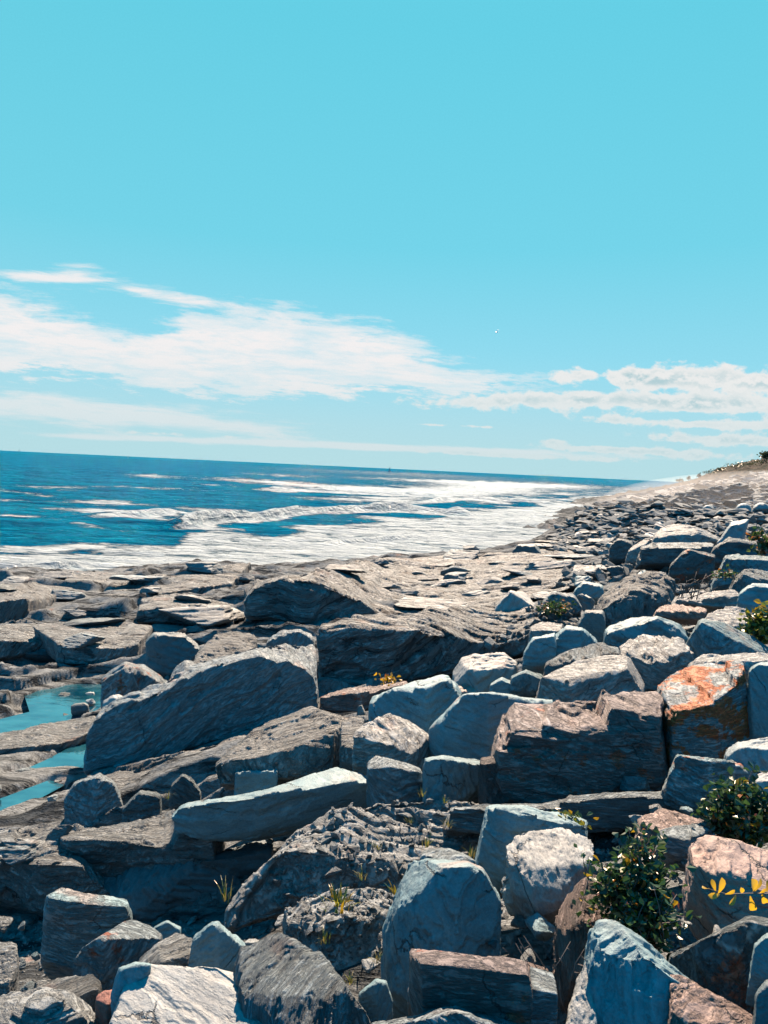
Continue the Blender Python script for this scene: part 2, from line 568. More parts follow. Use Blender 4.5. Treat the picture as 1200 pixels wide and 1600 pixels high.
def poly_dist(x, y, W):
    """distance to polygon outline, negative inside"""
    d = np.full(x.shape, 1e9)
    n = len(W)
    for i in range(n):
        a = np.array(W[i]); b = np.array(W[(i + 1) % n])
        ab = b - a
        t = np.clip(((x - a[0]) * ab[0] + (y - a[1]) * ab[1]) / (ab @ ab), 0, 1)
        d = np.minimum(d, np.hypot(x - a[0] - t * ab[0], y - a[1] - t * ab[1]))
    return np.where(in_poly(x, y, W), -d, d)


def saw(c, sharp=0.07):
    f = c - np.floor(c)
    sharp = np.broadcast_to(sharp, f.shape)
    return np.where(f < sharp, f / sharp, 1 - (f - sharp) / (1 - sharp))


def build_ground():
    nu, nd = 880, 900
    u = np.linspace(-0.92, 0.92, nu)
    w = np.concatenate([np.linspace(math.log(1.2), math.log(10), 110)[:-1], np.linspace(math.log(10), math.log(75), 590)[:-1], np.linspace(math.log(75), math.log(520), 260)])
    D = np.exp(w)
    U, DD = np.meshgrid(u, D)
    X = U * DD
    Y = DD.copy()
    Hh = base_h(X, Y)
    x = X.ravel(); y = Y.ravel(); h = Hh.ravel()
    z0 = 8.0 - h
    P = np.stack([x, y, z0], -1)
    px = 600 + 1155 * (x / y)
    # where loose blocks cover the ground it lies a little deeper
    rip = sstep(px, 560, 760) * sstep(y, 60, 25) + sstep(y, 9, 6)
    rip = np.clip(rip, 0, 1)
    far = sstep(y, 55, 130)
    # rolling
    z = z0 + fbm(P * 0.13, 3, 3) * 0.8 * sstep(y, 8, 25) * (1 - far) + fbm(P * np.array([0.16, 0.5, 0.3]), 4, 5) * 0.20 * (1 - 0.5 * far)
    z -= rip * 0.25 + sstep(y, 11, 7) * 0.2
    wx = fbm(np.stack([x * 0.22, y * 0.22, 0 * x], -1), 3, 11)
    wy = fbm(np.stack([x * 0.5, y * 1.0, 0 * x + 5], -1), 2, 12)
    for sp, amp, kx, ww, sd_ in ((13.0, 2.6, -0.35, 1.6, 5), (4.2, 0.62, -0.28, 1.0, 1), (1.7, 0.42, -0.22, 0.7, 2), (0.66, 0.27, -0.25, 0.45, 3), (0.27, 0.10, -0.2, 0.3, 4)):
        c = (y + kx * x + wx * 3.0 * ww + wy * min(0.45, 0.5 / sp)) / sp
        m = sstep(fbm(np.stack([x * 0.22 / sp ** .7, y * 0.8 / sp ** .7, 0 * x + sd_], -1), 3, 20 + sd_), -0.22, 0.30)
        idx = np.floor(c)
        if sp < .5: m = m * sstep(y, 34, 22)
        elif sp < 1: m = m * sstep(y, 80, 50)
        a = amp * (0.3 + 0.9 * hash1(idx, sd_)) * (1 - far if sp < 1 else 1)
        if sp > 10: a = a * far * sstep(y, 190, 120)
        sw = saw(c, np.clip(0.0034 * y * 3.5 / sp, 0.07, 0.6))
        z += a * m * sw * (1 + 0.25 * far) * (1 - 0.4 * rip) - 0.12 * amp * (far * sstep(y, 190, 120) if sp > 10 else 1)
        if sp > 1:
            # cross joints
            c2 = (x * 0.9 + y * 0.35 + wy * 1.5) / (sp * 1.7)
            z += 0.16 * a * m * sw * (saw(c2 + 0.37 * idx, 0.06) - 0.5)
    # fine foliation lines following the bedding
    q = P @ np.array(FOL_GROUND.to_matrix())
    z += fbm(q * np.array([0.35, 0.35, 4.0]) + wy[:, None] * .15, 2, 31, .6) * 0.10 * (1 - far)
    # far boulder beach: lumpy
    lump = fbm(P * np.array([0.30, 0.18, 0.1]), 4, 41, 0.6)
    z += far * (np.abs(lump) * 1.3 - 0.45) * sstep(y, 520, 200)
    vegn = fbm(P * 0.09, 4, 51, .6)
    veg = sstep(z + vegn * 4.0 + (y - 150) * 0.02, 2.8, 6.0) * sstep(y, 95, 140)
    z += veg * (fbm(P * np.array([.12, .05, .1]), 3, 61, .5) * 1.3 + 0.3)
    # sink the ground where the sea begins at the left and keep pools level
    for outline, lev in POOLS:
        a = np.array(outline, float)
        W = [tuple(q[:2]) for q in pix(a[:, 0], a[:, 1], lev / drop(a[:, 0], a[:, 1]))]
        d = poly_dist(x, y, W)
        d = d + fbm(P * 1.1, 2, 71) * 0.35
        lv = 8.0 - lev
        near = sstep(d, 2.0, 0.6)
        z = z * (1 - near) + (np.clip(z, lv + 0.05, lv + 0.32)) * near
        ins = sstep(d, 0.45, 0.10)
        z = z * (1 - ins) + (lv - 0.22) * ins
    Z = z.reshape(X.shape)
    o, _ = grid_mesh("ground", X, Y, Z, ground_material(), True)
    vc = o.data.attributes.new("veg", 'FLOAT', 'POINT')
    vc.data.foreach_set('value', veg.astype(np.float32))
    tag(o, kind='structure')
    return o


def ground_material():
    m = rock_mat("bedrock", world_rot=(R(-38), R(9), 0), tint=(0.112, 0.126, 0.137), stretch=4.0, bump=0.03, scale=0.8)
    T = NT.__new__(NT); T.nt = m.node_tree
    b = [n for n in m.node_tree.nodes if n.type == 'BSDF_PRINCIPLED'][0]
    src = b.inputs['Base Color'].links[0].from_socket
    at = T.n('ShaderNodeAttribute', attribute_name='veg')
    g = T.n('ShaderNodeNewGeometry')
    n1 = T.noise(g.outputs['Position'], 0.22, 9, 0.72)
    vcol = T.mix(T.step(n1, 0.35, 0.65), (0.010, 0.015, 0.014), (0.042, 0.035, 0.031))
    # open partings: long thin dark gaps along the beds
    wn = T.n('ShaderNodeVectorMath', operation='MULTIPLY_ADD')
    T.l(T.noise(g.outputs['Position'], 0.35, 3, 0.5, out=1), wn.inputs[0]); wn.inputs[1].default_value = (0.8, 0.8, 0.8); T.l(g.outputs['Position'], wn.inputs[2])
    l1 = T.noise(T.mapping(wn.outputs[0], (0.30, 2.6, 2.6), (0, 0, R(-14))), 1.0, 7, 0.66)
    gap = T.m('MULTIPLY', T.step(l1, 0.47, 0.41), 0.9)
    src = T.mix(gap, src, (0.02, 0.025, 0.03))
    # darker rock in noise patches along the far shore
    sp_ = T.n('ShaderNodeSeparateXYZ'); T.l(g.outputs['Position'], sp_.inputs[0])
    wp = T.noise(T.mapping(g.outputs['Position'], (0.10, 0.22, 0.6)), 1.0, 7, 0.66)
    far_dark = T.m('MULTIPLY', T.step(wp, 0.40, 0.56), T.step(sp_.outputs[1], 45, 90))
    src = T.mix(T.m('MULTIPLY', far_dark, 0.75), src, (0.034, 0.042, 0.048))
    bp0 = [n for n in m.node_tree.nodes if n.type == 'BUMP'][0]
    b2 = T.n('ShaderNodeBump', i_Strength=1.0, i_Distance=0.12)
    T.l(T.step(l1, 0.36, 0.50), b2.inputs['Height']); T.l(bp0.outputs[0], b2.inputs['Normal']); T.l(b2.outputs[0], b.inputs['Normal'])
    T.l(T.mix(at.outputs['Fac'], src, vcol), b.inputs['Base Color'])
    return m


# ------------------------------------------------------------------ sea
BREAK = [   # breaker lines: photo points along the foot, crest height in metres, width
    ([(250, 826), (330, 818), (400, 811), (470, 803), (560, 798), (640, 796), (700, 803), (760, 806)], 1.5, 4.5),
    ([(-200, 880), (-60, 886), (30, 893), (90, 889), (140, 884)], 0.75, 1.2),
    ([(480, 850), (540, 848), (600, 842), (660, 838)], 0.6, 2.0),
    ([(640, 786), (720, 782), (800, 783), (880, 790)], 1.2, 6.0),
    ([(380, 765), (480, 768), (600, 772), (700, 775)], 1.0, 7.0),
    ([(120, 806), (220, 803), (300, 800)], 0.8, 4.0),
]


def seadist(px, py):
    return 8.0 / np.maximum(drop(px, py), 1e-4)


def build_sea():
    u = np.linspace(-1.15, 1.15, 760)
    D = np.exp(np.concatenate([np.linspace(math.log(24), math.log(420), 520)[:-1], np.linspace(math.log(420), math.log(12000), 110)]))
    U, DD = np.meshgrid(u, D)
    X = U * DD; Y = DD.copy()
    x, y = X.ravel(), Y.ravel()
    P = np.stack([x, y, 0 * x], -1)
    ppx, ppy = to_px(x, y, 0 * x)
    fade = sstep(y, 1500, 150)
    th = R(-14)
    s = y * math.cos(th) + x * math.sin(th)
    t = -y * math.sin(th) + x * math.cos(th)
    n1 = fbm(np.stack([t * 0.022, s * 0.07, 0 * x], -1), 4, 5, .55)
    n2 = fbm(np.stack([t * 0.12, s * 0.34, 0 * x + 3], -1), 4, 15, .6)
    z = (n1 * 0.75 + n2 * 0.28) * (0.2 + 0.8 * fade)
    z -= 0.06
    foam = np.zeros_like(x)
    wob = fbm(np.stack([x * 0.09, y * 0.09, 0 * x + 8], -1), 4, 25)
    for pts, hh, wd in BREAK:
        a = np.array(pts, float)
        Dd = seadist(a[:, 0], a[:, 1])
        W = pix(a[:, 0], a[:, 1], Dd)[:, :2]
        uu = W[:, 0] / W[:, 1]
        o = np.argsort(uu)
        yl = np.interp(x / y, uu[o], W[o, 1])
        inside = sstep(x / y, uu.min() - 0.01, uu.min() + 0.05) * sstep(x / y, uu.max() + 0.01, uu.max() - 0.05)
        dy = y - yl + wob * wd * 1.2
        prof = np.where(dy < 0, np.exp(-(dy / (wd * 0.30)) ** 2), np.exp(-(dy / (wd * 1.3)) ** 2))
        amp = hh * (0.65 + 0.8 * fbm(np.stack([x * 0.12, 0 * x + hh, 0 * x], -1), 3, 35)) * inside
        z += prof * amp * 1.25 * (1 + 0.5 * wob)
        foam += inside * np.exp(-((dy + wd * 0.35) / (wd * 0.75)) ** 2) * 1.1
    # white water by the shore: everything landward of this line
    L = [(-700, 866), (-100, 860), (0, 856), (60, 853), (120, 856), (200, 852), (270, 848), (300, 830), (360, 824), (430, 832), (520, 815), (600, 808), (680, 806), (740, 790), (800, 782), (860, 778), (900, 772), (960, 770), (1300, 770)]
    lx, ly = zip(*L)
    edge = np.interp(ppx, lx, ly)
    shore = np.where(y > 2000, 0, sstep(ppy - edge + wob * 30, -12, 16))
    # calmer dark stretches inside
    foam += shore * 1.08

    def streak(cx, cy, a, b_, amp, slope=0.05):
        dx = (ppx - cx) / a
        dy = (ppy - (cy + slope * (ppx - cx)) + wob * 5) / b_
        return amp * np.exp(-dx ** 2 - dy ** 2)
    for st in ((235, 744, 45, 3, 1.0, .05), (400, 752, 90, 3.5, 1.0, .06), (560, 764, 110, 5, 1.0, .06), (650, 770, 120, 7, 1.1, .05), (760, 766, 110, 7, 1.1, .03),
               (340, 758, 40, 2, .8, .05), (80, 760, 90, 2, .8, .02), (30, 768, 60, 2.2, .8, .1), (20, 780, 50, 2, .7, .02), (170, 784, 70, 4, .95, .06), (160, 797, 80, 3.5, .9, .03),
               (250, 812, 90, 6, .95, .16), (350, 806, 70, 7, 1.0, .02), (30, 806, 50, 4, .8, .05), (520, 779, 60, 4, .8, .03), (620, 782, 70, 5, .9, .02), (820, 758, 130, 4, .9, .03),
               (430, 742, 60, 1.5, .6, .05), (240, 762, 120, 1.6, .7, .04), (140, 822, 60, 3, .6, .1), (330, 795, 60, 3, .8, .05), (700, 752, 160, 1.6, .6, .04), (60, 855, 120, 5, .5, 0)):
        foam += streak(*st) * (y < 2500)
    foam += streak(680, 750, 330, 13, 0.46, .045) + streak(620, 740, 300, 3.5, 0.4, .045) + streak(500, 790, 300, 22, 0.20, .03) + streak(150, 800, 260, 40, 0.12, .03) + 0.04 * (y < 900)  # sun glitter painted as faint foam specks, with scattered whitecaps
    Z = z.reshape(X.shape)
    m = sea_material()
    o, _ = grid_mesh("sea", X, Y, Z, m, True)
    at = o.data.attributes.new("foam", 'FLOAT', 'POINT')  # surf foam plus the painted glitter specks
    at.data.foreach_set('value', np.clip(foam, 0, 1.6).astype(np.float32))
    tag(o, kind='structure')


def sea_material():
    m, T, b, out = bsdf_mat("sea_water")
    g = T.n('ShaderNodeNewGeometry')
    pos = g.outputs['Position']
    at = T.n('ShaderNodeAttribute', attribute_name='foam')
    f = at.outputs['Fac']
    ma = T.mapping(pos, (0.30, 0.85, 1), (0, 0, R(-10)))
    fn = T.noise(ma, 1.0, 10, 0.68, 0.6)
    fn2 = T.noise(T.mapping(pos, (0.07, 0.20, 1), (0, 0, R(-10))), 1.0, 6, 0.6)
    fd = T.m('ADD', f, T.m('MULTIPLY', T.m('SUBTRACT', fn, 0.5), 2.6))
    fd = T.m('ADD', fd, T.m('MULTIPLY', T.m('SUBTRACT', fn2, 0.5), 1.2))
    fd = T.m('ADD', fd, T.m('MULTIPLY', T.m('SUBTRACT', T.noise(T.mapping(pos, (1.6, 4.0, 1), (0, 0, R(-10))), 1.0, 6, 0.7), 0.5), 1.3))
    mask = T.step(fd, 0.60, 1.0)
    deep = T.mix(T.step(fn2, 0.3, 0.7), (0.000, 0.043, 0.100), (0.000, 0.112, 0.195))
    fcol = T.mix(T.step(T.m('ADD', T.m('MULTIPLY', fn, 0.6), T.m('MULTIPLY', fn2, 0.4)), 0.34, 0.52), (0.12, 0.185, 0.225), (0.285, 0.335, 0.37))  # foam tone, with trough shading painted in by noise
    wv1 = T.noise(T.mapping(pos, (0.55, 1.3, 1), (0, 0, R(-12))), 1.0, 6, 0.62, 0.3)
    wv2 = T.noise(T.mapping(pos, (0.09, 0.22, 1), (0, 0, R(-10))), 1.0, 4, 0.6, 0.2)
    h = T.m('ADD', T.m('MULTIPLY', wv1, 1.3), T.m('MULTIPLY', wv2, 3.4))
    h = T.m('ADD', h, T.m('MULTIPLY', T.m('MULTIPLY', mask, fn), 1.6))
    bp = T.n('ShaderNodeBump', i_Strength=1.0, i_Distance=1.0)
    T.l(h, bp.inputs['Height'])
    # body colour of the water, wave shading painted in, plus a choppy surface that mirrors only part of the sky
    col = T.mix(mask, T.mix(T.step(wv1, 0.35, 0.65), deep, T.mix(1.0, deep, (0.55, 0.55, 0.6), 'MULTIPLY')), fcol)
    df = T.n('ShaderNodeBsdfDiffuse'); T.l(col, df.inputs['Color']); T.l(bp.outputs[0], df.inputs['Normal'])
    gl = T.n('ShaderNodeBsdfGlossy'); gl.inputs['Roughness'].default_value = 0.06; T.l(bp.outputs[0], gl.inputs['Normal'])
    lw = T.n('ShaderNodeLayerWeight', i_Blend=0.35); T.l(bp.outputs[0], lw.inputs['Normal'])
    fac = T.m('MULTIPLY', T.m('MULTIPLY_ADD', lw.outputs['Facing'], 0.045, 0.004), T.m('SUBTRACT', 1.0, T.m('MULTIPLY', mask, 0.9)))
    mx = T.n('ShaderNodeMixShader'); T.l(fac, mx.inputs[0]); T.l(df.outputs[0], mx.inputs[1]); T.l(gl.outputs[0], mx.inputs[2])
    T.l(mx.outputs[0], out.inputs['Surface'])
    return m


def build_pools():
    m, T, b, out = bsdf_mat("pool_water")
    b.inputs['Base Color'].default_value = (0.003, 0.066, 0.105, 1)
    b.inputs['Roughness'].default_value = 0.06
    b.inputs['IOR'].default_value = 1.33
    g = T.n('ShaderNodeNewGeometry')
    n = T.noise(T.mapping(g.outputs['Position'], (1, 2.2, 1)), 2.5, 4, 0.5)
    bp = T.n('ShaderNodeBump', i_Strength=0.35, i_Distance=0.03)
    T.l(n, bp.inputs['Height']); T.l(bp.outputs[0], b.inputs['Normal'])
    bed = T.noise(T.mapping(g.outputs['Position'], (1, 2.0, 1)), 1.1, 7, 0.6)
    T.l(T.mix(T.step(bed, 0.35, 0.62), (0.001, 0.022, 0.040), (0.010, 0.062, 0.085)), b.inputs['Base Color'])
    gl = T.n('ShaderNodeBsdfGlossy'); gl.inputs['Roughness'].default_value = 0.04; T.l(bp.outputs[0], gl.inputs['Normal'])
    mx = T.n('ShaderNodeMixShader', i_0=0.38); T.l(b.outputs[0], mx.inputs[1]); T.l(gl.outputs[0], mx.inputs[2]); T.l(mx.outputs[0], out.inputs['Surface'])
    for outline, lev in POOLS:
        a = np.array(outline, float)
        W = pix(a[:, 0], a[:, 1], lev / drop(a[:, 0], a[:, 1]))
        c = W.mean(0)
        W = c + (W - c) * np.array([1.2, 1.5, 1])
        W[:, 2] = 8.0 - lev
        o = mesh_obj("tide_pool", W, [list(range(len(W)))], m)
        tag(o, kind='structure')


# ------------------------------------------------------------------ rocks
ROCKS = []      # (name, object, px, py, width)


def resample(poly, n):
    a = np.array(poly, float)
    s = np.concatenate([[0], np.cumsum(np.hypot(*(a[1:] - a[:-1]).T))])
    t = np.linspace(0, s[-1], n)
    return np.stack([np.interp(t, s, a[:, 0]), np.interp(t, s, a[:, 1])], -1)


def place_points(b, c, t, lean, s, D0=None, tmin=0.28, slope=0.25, tmax=1.4):
    b = np.array(b, float); c = np.array(c, float); t = np.array(t, float)
    bm_ = b.mean(0)
    if D0 is None:
        D0 = hit(bm_[0], bm_[1])
    v0 = drop(bm_[0], bm_[1])
    Db = D0 * (v0 + slope) / (drop(b[:, 0], b[:, 1]) + slope)
    allx = np.concatenate([b[:, 0], c[:, 0], t[:, 0]])
    W = (allx.max() - allx.min()) / FPX * D0
    ob = np.argsort(b[:, 0])
    vb = drop(b[:, 0], b[:, 1])
    Dbc = np.interp(c[:, 0], b[ob, 0], Db[ob]); vbc = np.interp(c[:, 0], b[ob, 0], vb[ob])
    vc = drop(c[:, 0], c[:, 1])
    hc = np.maximum(vbc - vc, 0) * Dbc
    Dc = Dbc + lean * hc
    oc = np.argsort(c[:, 0])
    Dct = np.interp(t[:, 0], c[oc, 0], Dc[oc]); vct = np.interp(t[:, 0], c[oc, 0], vc[oc])
    vt = drop(t[:, 0], t[:, 1])
    Dt = Dct * (np.maximum(vct, 0.02) + s) / np.maximum(vt + s, 0.02)
    Dt = np.clip(Dt, Dct + tmin * W, Dct + tmax * W)
    B = pix(b[:, 0], b[:, 1], Db); Cc = pix(c[:, 0], c[:, 1], Dc); Tt = pix(t[:, 0], t[:, 1], Dt)
    hgt = max(hc.max(), 0.2 * W)
    S1 = B.copy(); S1[:, 2] -= 0.30 * hgt + 0.12; S1[:, 1] += 0.22 * W
    S2 = Tt.copy(); S2[:, 1] += 0.12 * W
    zb = np.interp(t[:, 0], b[ob, 0], B[ob, 2])
    S2[:, 2] = np.minimum(zb - 0.2 * hgt, Tt[:, 2] - 0.3 * hgt)
    return B, Cc, Tt, S1, S2, W, D0


def facet(bm, W, n, seed, depth=0.05):
    """strike flakes off the corners: cut with planes just inside the farthest points"""
    rnd = random.Random(seed * 7 + 1)
    for _ in range(n):
        d = Vector((rnd.gauss(0, 1), rnd.gauss(0, 1), rnd.gauss(0.2, 0.8))).normalized()
        far = max(v.co.dot(d) for v in bm.verts)
        g = bm.verts[:] + bm.edges[:] + bm.faces[:]
        r = bmesh.ops.bisect_plane(bm, geom=g, plane_co=d * (far - W * rnd.uniform(0.012, depth)), plane_no=d, clear_outer=True)
        ed = [e for e in r['geom_cut'] if isinstance(e, bmesh.types.BMEdge)]
        if ed:
            bmesh.ops.edgenet_fill(bm, edges=ed)
    bmesh.ops.recalc_face_normals(bm, faces=bm.faces)


def angular(bm, W, ang=19.0, push=0.3):
    """gather the hull's faces into a few broad fracture planes and cut a block with them"""
    fs = sorted(bm.faces, key=lambda f: -f.calc_area())
    cl = []
    ca = math.cos(R(ang))
    for f in fs:
        a = f.calc_area(); n = f.normal.copy()
        if a < 1e-9:
            continue
        for g in cl:
            if g[0].normalized().dot(n) > ca:
                g[0] += n * a; g[1].append(f); break
        else:
            cl.append([n * a, [f]])
    pts = [v.co.copy() for v in bm.verts]
    cen = sum(pts, Vector()) / len(pts)
    planes = []
    for n, L in cl:
        n = n.normalized()
        ar = sum(f.calc_area() for f in L)
        d = sum(f.calc_center_median().dot(n) * f.calc_area() for f in L) / ar
        mx = max(q.dot(n) for q in pts)
        planes.append((n, d + push * (mx - d)))
    b2 = bmesh.new()
    bmesh.ops.create_cube(b2, size=6 * W, matrix=Matrix.Translation(cen))
    for n, d in planes:
        r = bmesh.ops.bisect_plane(b2, geom=b2.verts[:] + b2.edges[:] + b2.faces[:], plane_co=n * d, plane_no=n, clear_outer=True)
        ed = [e for e in r['geom_cut'] if isinstance(e, bmesh.types.BMEdge)]
        if ed:
            bmesh.ops.edgenet_fill(b2, edges=ed)
    if len(b2.faces) < 5:
        b2.free(); return bm
    bmesh.ops.recalc_face_normals(b2, faces=b2.faces)
    bm.free()
    return b2


def rock_mesh(name, bm, W, D, fol, rough, layer, seed, res=1.0, round_=0):
    """bm in world space -> detailed mesh in the foliation frame about its centre"""
    cen = np.array([v.co for v in bm.verts]).mean(0)
    Rf = np.array(fol.to_matrix())
    for v in bm.verts:
        v.co = Vector((np.array(v.co) - cen) @ Rf)
    me = bpy.data.meshes.new(name + "_rough")
    bm.to_mesh(me); bm.free()
    o = bpy.data.objects.new(name, me)
    COL.objects.link(o)
    vox = max(D / 740.0 * 1.45 * res, W / 190.0, 0.006)
    md = o.modifiers.new("r", 'REMESH'); md.mode = 'VOXEL'; md.voxel_size = vox; md.adaptivity = 0
    sm = o.modifiers.new("s", 'SMOOTH'); sm.factor = 0.5; sm.iterations = 1 + round_
    dg = bpy.context.evaluated_depsgraph_get()
    me2 = bpy.data.meshes.new_from_object(o.evaluated_get(dg))
    o.modifiers.clear()
    o.data = me2
    bpy.data.meshes.remove(me)
    me2.name = name
    n = len(me2.vertices)
    q = np.empty(n * 3, np.float32); me2.vertices.foreach_get('co', q); q = q.reshape(-1, 3).astype(float)
    nr = np.empty(n * 3, np.float32); me2.vertices.foreach_get('normal', nr); nr = nr.reshape(-1, 3).astype(float)
    S = W
    p = q / S
    so = seed * 3.7
    # large lumps keep the block from being a perfect polyhedron
    d = fbm(p * 2.1 + so, 2, seed) * (0.034 if rough > 1.3 else 0.019) * rough * S
    # angular chips
    ch = fbm(p * np.array([3.2, 3.2, 9.0]) + so + 3, 3, seed + 4)
    rc = min(rough, 1.25)
    d += -(sstep(ch, 0.10, 0.16) * 0.012 + sstep(ch, 0.30, 0.34) * 0.014) * rc * S
    # foliation layers: each bed stands out or back by its own amount
    wr = fbm(p * 1.6 + so, 3, seed + 8) * 0.10 * S
    for L, A, sd_ in ((layer * S, 0.016, 1), (layer * S * 0.38, 0.007, 2)):
        cc = (q[:, 2] + wr) / L
        i = np.floor(cc); f = cc - i
        a0 = hash1(i, seed + sd_); a1 = hash1(i + 1, seed + sd_)
        off = a0 + (a1 - a0) * sstep(f, 0.80, 1.0)
        side = 1 - np.abs(nr[:, 2]) ** 2
        patch = 0.5 + fbm(p * 4 + sd_ * 5, 2, seed + 30)
        d += (off - 0.5) * 2 * A * S * side * rough * patch
        # cleaved steps on faces along the bedding
        q[:, 2] -= (f - 0.5) * L * 0.55 * np.abs(nr[:, 2]) ** 2 * min(rough, 1.3) * (0.7 + 0.5 * patch)
    d += fbm(p * np.array([11, 11, 17]) + so, 4, seed + 12, 0.6) * 0.010 * rough * S
    # worn and chipped edges
    ne = len(me2.edges)
    ed = np.empty(ne * 2, np.int32); me2.edges.foreach_get('vertices', ed); ed = ed.reshape(-1, 2)
    deg = np.bincount(ed.ravel(), minlength=n).astype(float)[:, None]

    def nb(a):
        s = np.stack([np.bincount(ed[:, 0], a[ed[:, 1], k], n) + np.bincount(ed[:, 1], a[ed[:, 0], k], n) for k in range(a.shape[1])], 1)
        return s / deg
    q0 = q.copy()
    cv = -((nb(q0) - q0) * nr).sum(1, keepdims=True) / vox
    cv = np.clip(cv * 2.2, 0, 1)
    for _ in range(5):
        cv = np.clip(cv * .35 + nb(cv) * .8, 0, 1)
    cn = fbm(p * 6.5 + so + 9, 3, seed + 21)
    d -= cv[:, 0] * (sstep(cn, -0.05, 0.22) * 0.020 + 0.003) * S * min(rough, 1.2)
    q += nr * d[:, None]
    me2.vertices.foreach_set('co', q.astype(np.float32).ravel())
    me2.shade_smooth()
    me2.update()
    o.matrix_world = Matrix.Translation(Vector(cen)) @ fol.to_matrix().to_4x4()
    return o


def rock(label, b, c, t, col='grey', mat='r', lean=0.25, s=0.2, fol=None, rough=1.0, layer=0.09, D=None, mode='hull',
         name='boulder', cat='boulder', group=None, tmin=0.28, seed=None, slope=0.25, round_=0, tmax=1.4, res=1.0):
    seed = seed if seed is not None else len(ROCKS) + 1
    s = min(s * 0.6, 0.42)
    tmax *= 1.3
    rnd = random.Random(seed * 13 + 5)
    if mode == 'loft':
        N = 26
        b2, c2, t2 = resample(b, N), resample(c, N), resample(t, N)
        B, Cc, Tt, S1, S2, W, D0 = place_points(b2, c2, t2, lean, s, D, tmin, slope, tmax)
        rows = [S1, B, Cc, Tt, S2]
        bm = bmesh.new()
        V = [[bm.verts.new(p) for p in r] for r in rows]
        for i in range(4):
            for j in range(N - 1):
                bm.faces.new((V[i][j], V[i][j + 1], V[i + 1][j + 1], V[i + 1][j]))
        for j in range(N - 1):
            bm.faces.new((V[4][j], V[4][j + 1], V[0][j + 1], V[0][j]))
        bm.faces.new([V[i][0] for i in range(5)])
        bm.faces.new([V[i][N - 1] for i in range(4, -1, -1)])
        bmesh.ops.recalc_face_normals(bm, faces=bm.faces)
    else:
        B, Cc, Tt, S1, S2, W, D0 = place_points(b, c, t, lean, s, D, tmin, slope, tmax)
        bm = bmesh.new()
        for p in np.concatenate([B, Cc, Tt, S1, S2]):
            bm.verts.new(p)
        r = bmesh.ops.convex_hull(bm, input=bm.verts)
        hull_ok = True
        junk = [g for g in r['geom_interior'] + r['geom_unused'] if isinstance(g, bmesh.types.BMVert)]
        bmesh.ops.delete(bm, geom=list(set(junk)), context='VERTS')
        bmesh.ops.recalc_face_normals(bm, faces=bm.faces)
        bm = angular(bm, W)
        facet(bm, W, 10, seed, 0.04)
    if fol is None:
        fol = (rnd.uniform(15, 75), rnd.uniform(-35, 35), rnd.uniform(-25, 25))
    fol = Euler((R(fol[0]), R(fol[1]), R(fol[2])))
    o = rock_mesh(name, bm, W, D0, fol, rough, layer, seed, res, round_)
    o.data.materials.append(MATS[mat])
    k = rnd.uniform(0.92, 1.08)
    cc = C[col] if isinstance(col, str) else col
    k *= 0.95
    o.color = (cc[0] * k, cc[1] * k, cc[2] * k, 1)
    tag(o, label, cat, group)
    a = np.array(list(b) + list(c) + list(t), float)
    ROCKS.append((label, o, a[:, 0].min(), a[:, 1].min(), a[:, 0].max(), a[:, 1].max()))
    return o


# ---- bedrock ledges (traced where they stand: b foot, c brow, t far edge of the top)
LEDGE = dict(name='rock_ledge', cat='rock ledge')
rock("broad rounded bedrock hump with a tall dark seaward-left face, just landward of the surf",
     [(378, 968), (430, 968), (480, 982), (560, 972), (640, 975), (740, 958), (800, 946), (880, 925), (925, 905)],
     [(380, 938), (398, 913), (440, 903), (468, 900), (500, 905), (530, 918), (560, 932), (592, 958), (640, 966), (720, 955), (790, 942), (880, 922), (925, 903)],
     [(384, 915), (400, 902), (470, 891), (500, 884), (560, 876), (640, 872), (700, 866), (760, 862), (830, 862), (880, 876), (925, 901)],
     'tan', 'e', mode='loft', lean=.12, s=.07, fol=(40, -10, 5), rough=.75, layer=.022, D=27, tmin=.1, tmax=1.2, seed=3, **LEDGE)
rock("long layered bedrock shelf with a deep shadowed overhang, between the hump and the boulders",
     [(500, 1078), (560, 1073), (640, 1068), (710, 1048), (800, 1025), (880, 1000), (930, 975)],
     [(497, 985), (540, 976), (600, 986), (660, 984), (700, 990), (745, 1003), (800, 1002), (830, 988), (880, 980), (930, 972)],
     [(500, 975), (560, 962), (640, 956), (720, 945), (790, 942), (850, 946), (890, 955), (930, 970)],
     'tan', 'e', mode='loft', lean=.1, s=.12, fol=(52, -12, 8), rough=.9, layer=.03, D=17.5, tmin=.08, seed=4, **LEDGE)
rock("low flat slab of rock with a rust patch at the foot of the layered shelf",
     [(500, 1112), (560, 1112), (600, 1095), (640, 1082)], [(500, 1092), (560, 1084), (640, 1070)],
     [(500, 1086), (560, 1076), (636, 1064)], 'brown', 'u', lean=.1, s=.2, fol=(20, 0, 0), **LEDGE)
rock("huge slanting slab with a long shadowed wall, right of the tide pools",
     [(133, 1208), (200, 1200), (260, 1182), (330, 1162), (420, 1146), (498, 1130)],
     [(133, 1152), (142, 1132), (165, 1104), (195, 1097), (225, 1093), (262, 1074), (300, 1056), (340, 1038), (380, 1026), (412, 1022), (428, 1034), (452, 1030), (472, 1044), (488, 1046), (498, 1072)],
     [(140, 1132), (160, 1102), (190, 1088), (215, 1078), (250, 1062), (300, 1042), (345, 1024), (400, 1008), (450, 1003), (492, 1008)],
     'grey', 'r', mode='loft', lean=.12, s=.35, fol=(35, -18, 10), rough=.8, layer=.035, D=13.5, tmin=.10, tmax=.4, seed=6, **LEDGE)
